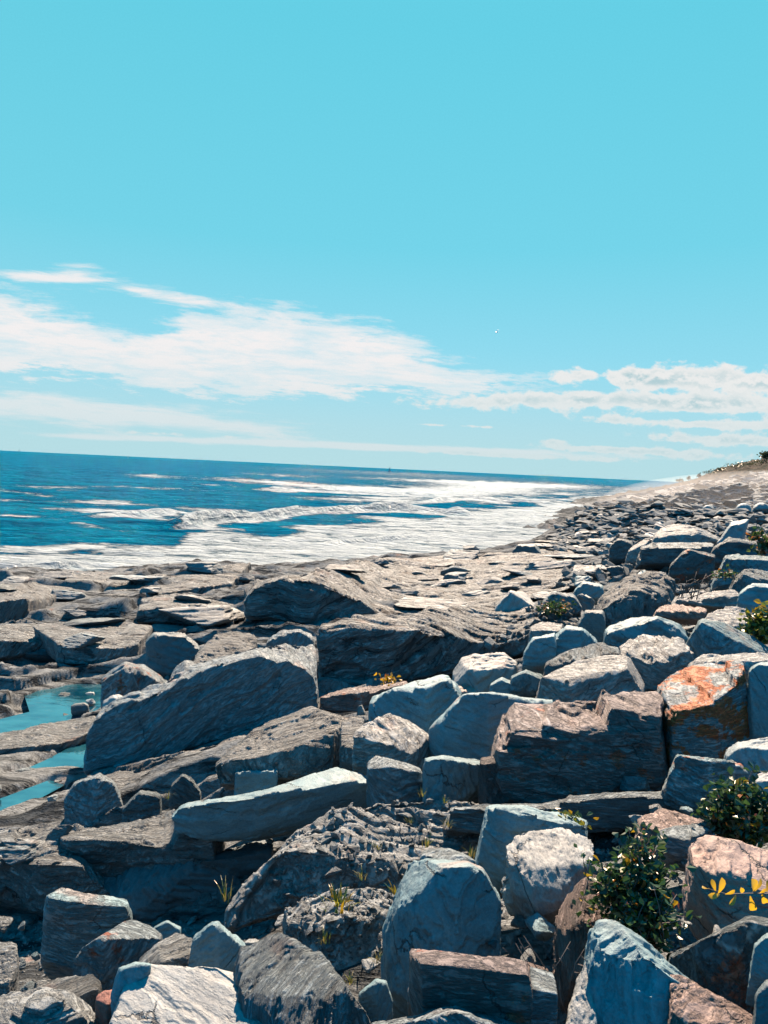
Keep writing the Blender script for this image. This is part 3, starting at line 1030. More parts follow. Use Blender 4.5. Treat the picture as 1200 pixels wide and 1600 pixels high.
rock("pale sloping strip of layered rock running under the foot of the slanting slab",
     [(130, 1232), (200, 1272), (260, 1262), (330, 1250), (365, 1240)], [(135, 1216), (200, 1252), (240, 1236), (300, 1212), (365, 1205)],
     [(140, 1207), (230, 1186), (300, 1168), (360, 1152), (440, 1140)], 'tan', 'k', mode='loft', lean=.4, s=.28, fol=(60, -25, 20), rough=.9, layer=.04, D=11.6, seed=8, **LEDGE)
rock("dark humped rock at the left end of the pale strip, above the lower tide pool",
     [(100, 1290), (150, 1303), (194, 1290)], [(102, 1250), (115, 1226), (155, 1212), (177, 1226), (193, 1252)], [(104, 1240), (118, 1220), (155, 1208), (180, 1220)],
     'grey', 'r', lean=.2, s=.2, D=11.0, tmin=.4, **LEDGE)
rock("stepped ledge of thin beds at the left edge, dark hollow beneath it",
     [(-60, 1410), (0, 1410), (60, 1428), (130, 1425), (190, 1412)], [(-60, 1318), (0, 1323), (22, 1332), (32, 1350), (128, 1352), (140, 1368), (160, 1385), (188, 1406)],
     [(-60, 1290), (0, 1292), (60, 1285), (130, 1287), (150, 1310), (160, 1345), (180, 1385)], 'tan', 'k', mode='loft', lean=-.08, s=.3, fol=(60, -12, 12), rough=1.1, layer=.035, D=7.6, seed=10, **LEDGE)
rock("broad bright shelf above the black hollow, left of the long teal slab",
     [(130, 1450), (200, 1445), (280, 1450), (350, 1450)], [(95, 1312), (145, 1312), (190, 1314), (230, 1322), (265, 1326), (280, 1304), (330, 1300)],
     [(100, 1300), (160, 1292), (220, 1280), (250, 1268), (300, 1258), (350, 1254)], 'tan', 'k', mode='loft', lean=-.1, s=.3, fol=(58, -20, 15), rough=.9, layer=.04, D=7.9, seed=11, **LEDGE)
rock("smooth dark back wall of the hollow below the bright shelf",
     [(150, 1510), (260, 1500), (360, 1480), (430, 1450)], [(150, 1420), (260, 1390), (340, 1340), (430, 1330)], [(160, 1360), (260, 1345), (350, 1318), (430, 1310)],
     'dark', 's', lean=.04, s=.1, D=7.75, tmin=.1, tmax=.15, fol=(30, 30, 0), **LEDGE)  # dark colour stands in for the shade inside the hollow
rock("rough knobbly ledge with grass tufts and a dark left cheek, centre foreground",
     [(355, 1452), (440, 1432), (520, 1440), (600, 1430), (680, 1400), (760, 1360)],
     [(354, 1425), (372, 1392), (402, 1358), (430, 1334), (470, 1330), (530, 1338), (590, 1350), (640, 1345), (700, 1335), (765, 1300)],
     [(372, 1385), (425, 1330), (470, 1290), (530, 1262), (600, 1248), (660, 1247), (720, 1250), (765, 1262)],
     'tan', 'r', mode='loft', lean=.3, s=.42, fol=(55, -8, 5), rough=1.35, layer=.06, D=6.2, seed=12, **LEDGE)
rock("broken ledge with dark pockets and yellow-green plants growing on it",
     [(440, 1500), (500, 1525), (560, 1525), (625, 1500)], [(448, 1440), (500, 1445), (540, 1432), (570, 1432), (620, 1440)],
     [(445, 1420), (480, 1396), (530, 1388), (590, 1386), (625, 1400)], 'tan', 'r', mode='loft', lean=.35, s=.4, fol=(50, 10, 0), rough=1.45, layer=.09, D=4.9, seed=13, **LEDGE)
rock("low banded rock spit between the two larger tide pools",
     [(-60, 1200), (0, 1192), (60, 1186), (120, 1166), (150, 1150)], [(-60, 1176), (0, 1170), (60, 1164), (110, 1158), (145, 1140)],
     [(-60, 1140), (0, 1146), (60, 1133), (110, 1124), (148, 1118)], 'tan', 'k', mode='loft', lean=.1, s=.03, fol=(60, -5, 8), rough=.8, layer=.03, D=16.9, seed=14, **LEDGE)

SH = dict(mode='loft', lean=.1, rough=.8, layer=.05, tmin=.06, slope=.12, **LEDGE)
rock("long low ledge with a thin shadow line, touching the surf left of the hump", [(150, 944), (240, 940), (300, 932), (362, 920)], [(160, 934), (240, 928), (300, 919), (364, 911)], [(175, 906), (250, 894), (320, 886), (392, 878)], 'tan', 'e', s=.05, fol=(55, -8, 6), D=33, seed=131, **SH)
rock("short ledge nearest the foam, left of the long low ledge", [(90, 930), (140, 934), (195, 928)], [(96, 914), (140, 918), (195, 914)], [(104, 900), (150, 892), (200, 895)], 'tan', 'e', s=.05, fol=(50, 5, 0), D=36, seed=132, **SH)
rock("left-edge ledge with a deep shadowed hollow in front", [(-60, 985), (0, 982), (45, 972), (70, 955)], [(-60, 944), (0, 940), (40, 934), (68, 944)], [(-60, 916), (0, 912), (60, 906), (115, 918)], 'tan', 'e', s=.06, fol=(60, -5, 0), D=29, seed=133, **SH)
rock("sloping ledge with a diagonal shadow, just left of the squarish black boulder", [(210, 972), (280, 972), (365, 982)], [(215, 952), (270, 948), (305, 954), (365, 968)], [(222, 934), (280, 926), (335, 932), (378, 950)], 'tan', 'e', s=.06, fol=(50, -18, 8), D=27.5, seed=134, **SH)
rock("wide flat ledge above the upper tide pool, broken by a notch", [(90, 1036), (150, 1038), (215, 1028)], [(92, 1006), (140, 1012), (190, 1012), (216, 1006)], [(50, 978), (140, 967), (240, 975)], 'tan', 'e', s=.05, fol=(58, -4, 4), D=23.5, seed=135, **SH)
rock("thin-edged ledge low at the left edge, above the upper tide pool", [(-60, 1030), (0, 1028), (70, 1018)], [(-60, 1004), (0, 1001), (72, 1002)], [(-60, 978), (0, 974), (95, 972)], 'tan', 'e', s=.05, fol=(62, 4, 0), D=24.5, seed=136, **SH)
rock("ledge with a long diagonal crack, right of the hump's crest", [(690, 916), (760, 926), (820, 934), (880, 940)], [(695, 898), (760, 905), (820, 914), (875, 924)], [(715, 879), (790, 876), (850, 885), (905, 906)], 'tan', 'e', s=.05, fol=(50, 20, 10), D=33, seed=137, **SH)
rock("narrow ledge climbing to the seaward end of the bedrock", [(800, 892), (880, 900), (960, 905)], [(805, 876), (880, 882), (960, 890)], [(830, 858), (900, 856), (980, 872)], 'tan', 'e', s=.05, fol=(50, 12, 10), D=42, seed=138, **SH)

# ---- boulders in the bottom row
B = rock
B("big white weathered boulder filling the bottom edge left of centre",
  [(150, 1700), (210, 1780), (330, 1800), (480, 1720)], [(160, 1600), (205, 1650), (330, 1665), (452, 1640), (470, 1600)],
  [(176, 1556), (212, 1509), (250, 1502), (287, 1505), (340, 1514), (400, 1530), (448, 1580)], 'pale', 's', lean=.3, s=.55, rough=.35, D=3.2, layer=.4, seed=21)
B("small slate-blue wedge leaning against the left shoulder of the big white boulder",
  [(170, 1560), (183, 1570), (205, 1560)], [(182, 1535), (190, 1515), (215, 1505), (236, 1508)], [(185, 1512), (210, 1502), (236, 1504)], 'blue', 's', lean=.2, s=.1, D=3.55)
B("cracked tan boulder with dark blue pits in the bottom left corner",
  [(-30, 1720), (80, 1730), (175, 1690)], [(-30, 1600), (40, 1585), (100, 1572), (135, 1590), (170, 1625)], [(-30, 1570), (30, 1546), (60, 1538), (108, 1541), (138, 1562), (173, 1600)],
  'tan', 'u', lean=.35, s=.6, rough=1.4, D=3.4, seed=23)
B("narrow upright splinter of brown rock at the left edge near the bottom",
  [(-30, 1610), (10, 1610), (24, 1580)], [(-30, 1540), (10, 1550), (20, 1535), (28, 1500)], [(-30, 1478), (10, 1470), (24, 1472), (29, 1495)], 'tan', 'k', lean=.3, s=.8, rough=1.4, D=3.9)
B("flat banded slab lying behind the cracked tan corner boulder", [(55, 1590), (110, 1605), (160, 1590)], [(60, 1556), (110, 1562), (158, 1546)], [(52, 1541), (105, 1522), (143, 1518), (157, 1532)], 'tan', 'k', lean=.2, s=.35, D=3.9)
B("small red-brown stone tucked beside the left end of the big white boulder", [(148, 1585), (167, 1595), (184, 1582)], [(149, 1562), (166, 1570), (182, 1562)], [(150, 1556), (165, 1545), (182, 1546)], 'red', 's', lean=.2, s=.7, D=3.6, name='stone', cat='stone')
B("grey-green rounded boulder with an orange fleck on top, in front of the black hollow",
  [(114, 1528), (135, 1545), (163, 1556), (200, 1535), (240, 1520)], [(113, 1508), (122, 1490), (140, 1475), (160, 1464), (195, 1494), (215, 1500), (254, 1468)],
  [(140, 1472), (160, 1458), (185, 1445), (208, 1436), (232, 1445), (256, 1461)], 'grey', 'u', lean=.15, s=.45, rough=.8, D=4.35, seed=27)
B("striped light rock between the grey-green boulder and the dark triangular one", [(205, 1525), (250, 1535), (300, 1515)], [(212, 1512), (250, 1506), (292, 1504), (303, 1490)], [(215, 1500), (248, 1470), (276, 1455), (300, 1464), (304, 1480)], 'tan', 'k', lean=.2, s=.6, D=4.0)
B("dark triangular blue-grey rock standing above the big white boulder", [(290, 1520), (345, 1530), (388, 1500)], [(294, 1505), (304, 1466), (337, 1439), (356, 1460), (386, 1486)], [(303, 1461), (337, 1436), (358, 1452), (388, 1480)], 'blue', 's', lean=.25, s=.2, D=4.0)
B("large slanting banded boulder right of the big white one, its lower right face in shadow",
  [(375, 1660), (480, 1720), (585, 1660)], [(372, 1560), (430, 1590), (495, 1612), (520, 1560), (548, 1546), (575, 1600)],
  [(368, 1485), (415, 1462), (442, 1454), (475, 1476), (505, 1502), (547, 1542), (576, 1592)], 'grey', 'k', lean=.35, s=.75, rough=.9, fol=(60, 30, 30), D=3.3, seed=30, layer=.06)
B("tall blue-grey boulder with a pale lit left shoulder, standing in the centre foreground",
  [(601, 1520), (612, 1550), (650, 1570), (720, 1570), (785, 1525)], [(600, 1462), (622, 1425), (655, 1400), (682, 1368), (700, 1357), (735, 1352), (757, 1364), (783, 1408)],
  [(604, 1440), (617, 1412), (630, 1353), (657, 1339), (690, 1345), (733, 1345), (755, 1355), (780, 1400)], 'blue', 's', lean=.3, s=.6, rough=.9, D=4.25, seed=31, tmin=.2)
B("thin grey slab lying behind the top of the tall blue-grey boulder", [(655, 1352), (720, 1362), (745, 1350)], [(656, 1336), (700, 1345), (738, 1345)], [(660, 1328), (700, 1322), (735, 1338)], 'grey', 'r', lean=.2, s=.3, D=4.9)
B("rectangular brown block with a reddish left end, bottom centre",
  [(641, 1600), (662, 1650), (745, 1655), (829, 1655)], [(641, 1490), (662, 1504), (745, 1513), (829, 1525)], [(643, 1484), (700, 1484), (760, 1490), (828, 1508)],
  'brown', 'u', lean=.03, s=.15, rough=.55, fol=(8, 4, 0), D=3.25, seed=33, layer=.2)
B("short square block butted against the right end of the rectangular brown block", [(829, 1650), (870, 1650)], [(829, 1541), (868, 1549)], [(829, 1508), (866, 1520)], 'grey', 'r', lean=.05, s=.25, rough=.7, D=3.3)
B("flat grey slab poking into the frame along the bottom edge, below the rectangular block", [(560, 1760), (700, 1780), (830, 1760)], [(570, 1620), (650, 1592), (722, 1585), (820, 1614)], [(585, 1602), (655, 1581), (722, 1573), (745, 1580), (805, 1598)], 'grey', 'r', lean=.3, s=.2, D=2.9)
B("small dark diamond-shaped stone between the slanting banded boulder and the tall blue-grey one", [(562, 1600), (590, 1612), (614, 1590)], [(560, 1555), (588, 1533), (604, 1536), (614, 1566)], [(562, 1550), (588, 1528), (604, 1532), (613, 1558)], 'blue', 's', lean=.2, s=.1, D=3.6, name='stone', cat='stone')
B("white grooved boulder left of the dark green bush",
  [(795, 1400), (840, 1425), (885, 1420), (917, 1395)], [(792, 1350), (825, 1375), (868, 1392), (900, 1378), (920, 1345)], [(792, 1318), (822, 1296), (868, 1292), (912, 1302), (926, 1318)],
  'pale', 's', lean=.2, s=.85, rough=1.5, D=4.6, seed=37, fol=(20, 70, 20), layer=.18)
B("blue-grey boulder wedged behind the white grooved one", [(750, 1350), (785, 1372), (830, 1355), (915, 1330)], [(750, 1302), (767, 1263), (810, 1268), (870, 1285), (917, 1297)], [(752, 1290), (768, 1256), (812, 1258), (870, 1266), (917, 1290)], 'blue', 's', lean=.15, s=.3, D=5.2)
B("leaning striped slab below the left side of the dark green bush", [(872, 1510), (890, 1540), (940, 1520), (965, 1480)], [(868, 1448), (885, 1452), (910, 1440), (960, 1430)], [(872, 1430), (900, 1376), (930, 1362), (958, 1366)], 'pink', 'k', lean=.4, s=.9, fol=(10, 70, -20), D=4.1, rough=1.3)
B("large pointed boulder with a pale ridge, bottom right",
  [(915, 1640), (1000, 1700), (1090, 1720), (1190, 1700)], [(920, 1485), (945, 1500), (980, 1505), (1010, 1500), (1036, 1520), (1070, 1560), (1120, 1590), (1180, 1622)],
  [(917, 1466), (923, 1437), (938, 1425), (961, 1432), (1000, 1470), (1032, 1497), (1068, 1527), (1100, 1548)], 'blue', 's', lean=.35, s=.7, rough=1.1, D=3.15, seed=40)
B("pale knobbly stone at the left foot of the large pointed boulder", [(880, 1660), (930, 1660)], [(884, 1610), (910, 1620), (930, 1600)], [(888, 1580), (905, 1520), (922, 1486), (934, 1530)], 'pale', 's', lean=.3, s=.9, rough=1.8, D=3.2, name='stone', cat='stone')
B("pinkish slab sloping down to the bottom right corner", [(1040, 1700), (1120, 1720), (1200, 1700)], [(1050, 1590), (1110, 1605), (1200, 1625)], [(1044, 1512), (1080, 1535), (1118, 1557), (1168, 1580), (1205, 1606)], 'pink', 'r', lean=.3, s=.6, D=3.05)
B("dark boulder with a dull red patch below the yellow-leaved sprig",
  [(1035, 1520), (1080, 1560), (1150, 1590), (1240, 1590)], [(1045, 1498), (1100, 1472), (1140, 1449), (1170, 1443), (1240, 1455)], [(1050, 1489), (1110, 1460), (1170, 1433), (1240, 1436)], 'dark', 'u', lean=.2, s=.15, D=3.5, seed=43)
B("small pale-blue rock at the right edge, above the bottom corner", [(1175, 1520), (1240, 1540)], [(1178, 1480), (1195, 1465), (1240, 1460)], [(1180, 1472), (1200, 1456), (1240, 1450)], 'blue', 's', lean=.2, s=.4, D=3.3)
B("dark rounded rock half out of frame in the lower right corner", [(1180, 1640), (1240, 1650)], [(1181, 1560), (1195, 1540), (1240, 1525)], [(1183, 1548), (1198, 1530), (1240, 1515)], 'dark', 's', lean=.2, s=.3, D=3.05)
B("salmon-pink boulder behind the yellow-leaved sprig",
  [(1088, 1410), (1120, 1450), (1165, 1455), (1240, 1455)], [(1082, 1350), (1105, 1362), (1145, 1366), (1160, 1390), (1240, 1420)], [(1078, 1318), (1100, 1301), (1128, 1308), (1152, 1332), (1240, 1340)],
  'pink', 's', lean=.2, s=.85, rough=.9, D=4.1, seed=46)
B("small grey-pink rock just above the dark green bush", [(1000, 1300), (1040, 1318), (1100, 1305)], [(1000, 1290), (1030, 1300), (1098, 1292)], [(1000, 1276), (1030, 1261), (1070, 1270), (1100, 1284)], 'pink', 'r', lean=.2, s=.5, D=5.4)
B("flat grey slab between the dark green bush and the salmon-pink boulder", [(1030, 1330), (1080, 1340), (1115, 1318)], [(1028, 1312), (1070, 1310), (1112, 1298)], [(1030, 1300), (1060, 1286), (1112, 1286)], 'grey', 'r', lean=.2, s=.3, D=5.0)
# ---- middle rows
B("long dark banded slab lying at the foot of the great brown block",
  [(700, 1300), (860, 1300), (1000, 1298), (1092, 1285)], [(702, 1266), (862, 1262), (900, 1252), (965, 1244), (1085, 1250)], [(705, 1262), (842, 1257), (900, 1245), (985, 1238), (1050, 1236), (1092, 1246)],
  'grey', 'k', mode='loft', lean=.05, s=.1, rough=.7, D=6.6, name='rock_slab', seed=49, fol=(15, 5, 0), tmin=.08)
B("great dark brown block, biggest on the right, with a white streak down its face",
  [(785, 1258), (860, 1268), (940, 1262), (1040, 1245), (1052, 1215)], [(772, 1168), (800, 1163), (835, 1152), (880, 1139), (960, 1122), (1035, 1128)],
  [(763, 1172), (783, 1118), (802, 1101), (900, 1096), (990, 1087), (1032, 1086)], 'brown', 'u', lean=.15, s=.75, rough=1.1, fol=(12, 8, 0), D=7.3, seed=50, layer=.16)
B("narrow upright block against the left end of the great brown block", [(765, 1262), (803, 1265)], [(750, 1192), (793, 1190)], [(751, 1185), (785, 1177), (793, 1182)], 'brown', 'k', lean=.05, s=.3, fol=(80, 80, 0), D=7.15, tmin=.6)
B("squared boulder with bright orange lichen over its sloping top",
  [(1036, 1165), (1055, 1200), (1120, 1205), (1178, 1175)], [(1029, 1096), (1055, 1120), (1080, 1133), (1098, 1131), (1125, 1092), (1165, 1055)], [(1028, 1076), (1050, 1047), (1100, 1036), (1160, 1033), (1166, 1045)],
  'grey', 'l', lean=.06, s=.6, rough=.7, fol=(10, -5, 0), D=7.6, seed=52, layer=.3)
B("tall blue-grey rock at the right edge beside the orange-lichened boulder", [(1176, 1150), (1240, 1165)], [(1170, 1050), (1183, 1038), (1240, 1042)], [(1171, 1044), (1185, 1034), (1240, 1032)], 'blue', 's', lean=.1, s=.1, D=7.6)
B("blue-green rock with rusty blotches below the orange-lichened boulder",
  [(1040, 1250), (1100, 1268), (1190, 1262)], [(1041, 1212), (1058, 1187), (1096, 1186), (1128, 1191), (1162, 1199), (1188, 1238)], [(1043, 1206), (1060, 1183), (1096, 1181), (1128, 1186), (1164, 1194), (1190, 1232)], 'blue', 'u', lean=.2, s=.1, D=6.6, tmin=.3, seed=54)
B("mid-sized grey rock with a pale rim at the right edge, above the upper bush", [(1140, 1205), (1175, 1228), (1240, 1235)], [(1134, 1182), (1160, 1168), (1200, 1172), (1240, 1168)], [(1134, 1174), (1150, 1160), (1190, 1150), (1240, 1148)], 'grey', 's', lean=.25, s=.4, D=6.7)
B("white-flecked rock at the right edge, partly behind the upper bush", [(1180, 1260), (1240, 1270)], [(1180, 1222), (1240, 1220)], [(1182, 1208), (1240, 1200)], 'pale', 's', lean=.25, s=.5, D=6.1)
B("flat-topped pale boulder with a grey front, above the great brown block",
  [(840, 1098), (880, 1112), (940, 1108), (1008, 1092)], [(842, 1066), (870, 1060), (905, 1067), (962, 1056), (980, 1045), (1006, 1078)], [(845, 1061), (870, 1044), (915, 1030), (965, 1021), (985, 1025), (1008, 1066)], 'pale', 'r', lean=.12, s=.15, rough=.7, D=10.0, seed=57)
B("chunky white boulder with a dark crack, right of the flat-topped pale one",
  [(984, 1062), (1010, 1078), (1045, 1082), (1085, 1062)], [(968, 1022), (1000, 1041), (1040, 1037), (1058, 1022), (1081, 1018)], [(967, 1012), (983, 998), (1012, 992), (1060, 994), (1079, 1006)], 'pale', 'r', lean=.1, s=.45, D=11.0, rough=1.2, seed=58)
B("ribbed grey slab leaning behind the flat-topped pale boulder", [(850, 1055), (900, 1060), (965, 1045)], [(852, 1038), (900, 1030), (968, 1022)], [(855, 1030), (900, 1010), (940, 1002), (967, 1014)], 'grey', 'k', lean=.3, s=.5, D=11.8)
B("dark teal wedge of rock left of the ribbed grey slab", [(817, 1040), (868, 1035)], [(818, 1022), (832, 1000), (866, 993), (870, 1008)], [(819, 1018), (832, 995), (868, 989)], 'blue', 's', lean=.2, s=.2, D=12.4, tmin=.35)
B("rounded blue-green boulder above the ribbed grey slab", [(860, 1030), (905, 1036), (934, 1018)], [(862, 1002), (885, 982), (910, 984), (933, 1004)], [(862, 996), (885, 977), (910, 979), (933, 998)], 'blue', 's', lean=.2, s=.1, D=13.0)
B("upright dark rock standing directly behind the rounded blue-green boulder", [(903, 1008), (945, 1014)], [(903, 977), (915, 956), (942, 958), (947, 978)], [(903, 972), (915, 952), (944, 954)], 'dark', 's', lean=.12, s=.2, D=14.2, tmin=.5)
B("low pale rock with a shadowed front, left of the upright dark rock", [(826, 1002), (880, 1008)], [(828, 985), (875, 985)], [(830, 976), (850, 970), (880, 974)], 'pale', 'r', lean=.15, s=.2, D=14.5)
B("long blue-grey slab with a thin bright rim, above the chunky white boulder",
  [(950, 1012), (1010, 1020), (1080, 1015)], [(946, 992), (985, 976), (1030, 970), (1058, 980), (1078, 1002)], [(946, 984), (975, 966), (1005, 962), (1034, 964), (1066, 978)], 'blue', 's', lean=.3, s=.15, D=13.3, tmin=.2, seed=64)
B("blue-green boulder with a pale sloping back, near the yellow-green shrub",
  [(1074, 1028), (1112, 1042), (1165, 1040), (1205, 1035)], [(1075, 996), (1094, 972), (1128, 990), (1172, 1014), (1205, 1026)], [(1092, 966), (1118, 970), (1140, 975), (1175, 993), (1210, 1018)], 'blue', 'r', lean=.15, s=.35, D=11.8, rough=.7, seed=65)
B("low pale slab just above the orange-lichened boulder", [(1080, 1050), (1175, 1052), (1240, 1052)], [(1082, 1036), (1130, 1034), (1240, 1036)], [(1086, 1026), (1130, 1018), (1180, 1022), (1240, 1024)], 'pale', 'r', lean=.2, s=.2, D=10.0, name='rock_slab')
B("pale rounded boulder in front of the layered shelf, left of the middle stones",
  [(708, 1082), (745, 1092), (806, 1078)], [(710, 1064), (728, 1048), (747, 1052), (790, 1048), (808, 1038)], [(708, 1052), (720, 1028), (742, 1018), (795, 1022), (808, 1032)], 'pale', 's', lean=.15, s=.5, D=12.2, seed=67)
B("small blue stone right of the pale rounded boulder", [(765, 1090), (800, 1090)], [(765, 1072), (783, 1062), (800, 1070)], [(766, 1068), (785, 1057), (800, 1064)], 'blue', 's', lean=.2, s=.2, D=11.6, name='stone', cat='stone')
B("low blue-grey stone with a bright edge below the dark teal wedge", [(798, 1080), (845, 1080)], [(798, 1060), (820, 1050), (848, 1062)], [(799, 1056), (822, 1045), (848, 1054)], 'blue', 'r', lean=.2, s=.2, D=11.6, name='stone', cat='stone')
B("small flat pinkish stone between the pale rounded boulder and the angular teal one", [(706, 1092), (745, 1092)], [(708, 1080), (745, 1082)], [(710, 1070), (730, 1068), (746, 1074)], 'pink', 's', lean=.2, s=.4, D=11.9, name='stone', cat='stone')
B("angular teal boulder with a broken bright top edge, left of the smooth teal one",
  [(577, 1135), (620, 1148), (670, 1158), (720, 1130)], [(577, 1102), (606, 1078), (662, 1076), (702, 1062), (720, 1088)], [(578, 1090), (640, 1068), (690, 1053), (706, 1054), (721, 1078)], 'blue', 's', lean=.2, s=.35, D=10.0, seed=71, rough=.9)
B("smooth broad teal block left of the great brown block",
  [(674, 1172), (692, 1188), (765, 1200), (860, 1170)], [(671, 1142), (700, 1119), (722, 1087), (762, 1085), (812, 1090), (862, 1101)], [(672, 1136), (702, 1112), (724, 1082), (762, 1080), (812, 1083), (862, 1095)], 'blue', 's', lean=.12, s=.1, D=8.6, tmin=.15, rough=.6, seed=72)
B("bright slab-topped boulder with a shadowed front in the middle of the pile",
  [(552, 1195), (600, 1212), (645, 1212), (675, 1185)], [(552, 1150), (600, 1161), (640, 1178), (656, 1170), (673, 1152)], [(560, 1136), (590, 1122), (607, 1112), (632, 1121), (673, 1150)], 'pale', 'r', lean=.1, s=.5, D=8.6, seed=73)
B("crumbly ribbed rock left of the bright slab-topped boulder", [(532, 1190), (560, 1195)], [(532, 1165), (558, 1172)], [(533, 1130), (552, 1116), (570, 1124)], 'tan', 'k', lean=.3, s=.9, rough=1.8, D=8.9)
B("pale-edged rock just below the bright slab-topped boulder", [(582, 1260), (620, 1268), (664, 1255)], [(574, 1204), (610, 1198), (660, 1207)], [(574, 1192), (586, 1180), (612, 1187), (658, 1198)], 'grey', 'r', lean=.08, s=.35, D=7.6, tmin=.25)
B("upright teal block with streaks down its face, left of the narrow brown upright",
  [(664, 1258), (692, 1262), (764, 1225)], [(661, 1189), (690, 1185), (757, 1196)], [(663, 1184), (690, 1179), (757, 1189)], 'blue', 's', lean=.1, s=.1, D=7.5, fol=(80, 85, 0), tmin=.3, seed=76)
B("pale fan-ribbed slab tilted above the long teal slab, centre left",
  [(342, 1215), (430, 1222), (520, 1205), (548, 1172)], [(334, 1192), (372, 1196), (430, 1182), (500, 1173), (522, 1150), (548, 1134)], [(345, 1180), (400, 1136), (450, 1118), (490, 1105), (520, 1113), (548, 1121)], 'pale', 'k', lean=.2, s=.45, rough=.9, fol=(62, -32, 28), D=9.2, seed=77, name='rock_slab')
B("upright blue-green block propping the fan-ribbed slab", [(364, 1250), (432, 1252)], [(367, 1207), (434, 1204)], [(368, 1202), (434, 1199)], 'blue', 's', lean=.05, s=.1, D=8.9, tmin=.4)
B("long smooth teal slab with a dull brown left face, jutting over the black hollow",
  [(270, 1300), (300, 1312), (400, 1312), (480, 1296), (590, 1262)], [(268, 1276), (280, 1262), (340, 1252), (400, 1246), (480, 1232), (540, 1222), (587, 1222)], [(272, 1270), (285, 1256), (345, 1247), (405, 1238), (450, 1222), (500, 1204), (532, 1197), (587, 1212)],
  'blue', 's', mode='loft', lean=-.25, s=.15, rough=.45, D=7.9, fol=(12, -8, 0), name='rock_slab', seed=79, tmin=.12)
B("teal block with a striped top, sitting in the black hollow at lower left",
  [(60, 1500), (120, 1515), (178, 1492)], [(68, 1402), (100, 1411), (155, 1430), (186, 1433), (206, 1419)], [(80, 1398), (96, 1388), (150, 1397), (204, 1414)], 'blue', 'r', lean=.0, s=.2, rough=.6, fol=(10, 8, 0), D=5.6, seed=80, layer=.2)
B("dim blue stone half hidden in the black hollow, above the grey-green boulder", [(236, 1480), (280, 1480)], [(238, 1452), (262, 1440), (282, 1452)], [(240, 1448), (262, 1436), (282, 1448)], 'blue', 's', lean=.2, s=.1, D=5.4, name='stone', cat='stone')
B("dark block standing on the pale shelf, left of the fan-ribbed slab", [(264, 1258), (312, 1262)], [(266, 1230), (285, 1212), (300, 1220), (314, 1240)], [(268, 1224), (285, 1207), (300, 1214), (314, 1234)], 'dark', 'r', lean=.15, s=.1, D=9.6)
B("small flat-topped dark stone beside the dark humped rock", [(190, 1290), (250, 1285)], [(192, 1262), (215, 1240), (250, 1245)], [(195, 1254), (218, 1233), (252, 1238)], 'dark', 'r', lean=.2, s=.1, D=10.3, name='stone', cat='stone')
# ---- by the pools
B("dark boulder with a rusty brown brow at the right end of the upper tide pool",
  [(155, 1112), (200, 1108), (258, 1082)], [(156, 1098), (164, 1062), (195, 1042), (226, 1050), (260, 1074)], [(160, 1056), (195, 1033), (228, 1038), (262, 1066)], 'grey', 'u', lean=.15, s=.4, D=16.6, seed=84)
B("smooth pale knob of rock in front of the rusty-browed boulder", [(159, 1116), (196, 1116)], [(160, 1102), (175, 1090), (197, 1096)], [(161, 1096), (177, 1083), (190, 1085), (198, 1092)], 'pale', 's', lean=.3, s=.6, D=15.6, name='stone', cat='stone')
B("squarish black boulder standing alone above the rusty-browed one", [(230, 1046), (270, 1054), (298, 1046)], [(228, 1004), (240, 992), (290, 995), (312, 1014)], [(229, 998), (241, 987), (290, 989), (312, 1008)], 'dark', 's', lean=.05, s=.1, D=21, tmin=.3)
B("wedge of pale fanned beds behind the slanting slab", [(300, 1060), (345, 1060), (400, 1040)], [(303, 1036), (340, 1036), (372, 1022), (402, 1012)], [(305, 1024), (335, 990), (360, 983), (400, 990)], 'tan', 'k', lean=.3, s=.6, fol=(60, -50, 20), rough=1.1, D=16.8, seed=87)
B("tilted block with a bright flat top, left of the pale fanned wedge", [(266, 1085), (305, 1085)], [(267, 1066), (290, 1044), (324, 1050)], [(268, 1048), (286, 1030), (322, 1038)], 'grey', 'r', lean=.2, s=.4, D=16.2)
B("low grey rock in front of the hump's dark face", [(415, 1012), (490, 1012)], [(416, 1004), (440, 988), (470, 986), (490, 1000)], [(418, 998), (440, 983), (470, 982), (492, 994)], 'grey', 'r', lean=.3, s=.2, D=19.0)
B("small two-humped dark stone standing in the upper tide pool", [(110, 1113), (138, 1111)], [(110, 1104), (118, 1101), (124, 1106), (132, 1100), (139, 1103)], [(111, 1102), (118, 1098), (133, 1097), (139, 1100)], 'dark', 's', lean=.2, s=.1, D=19.4, name='stone', cat='stone')
B("tiny light stone near the far side of the upper tide pool", [(132, 1086), (149, 1086)], [(132, 1083), (149, 1083)], [(134, 1081), (147, 1080)], 'tan', 's', lean=.2, s=.3, D=21.3, name='stone', cat='stone')
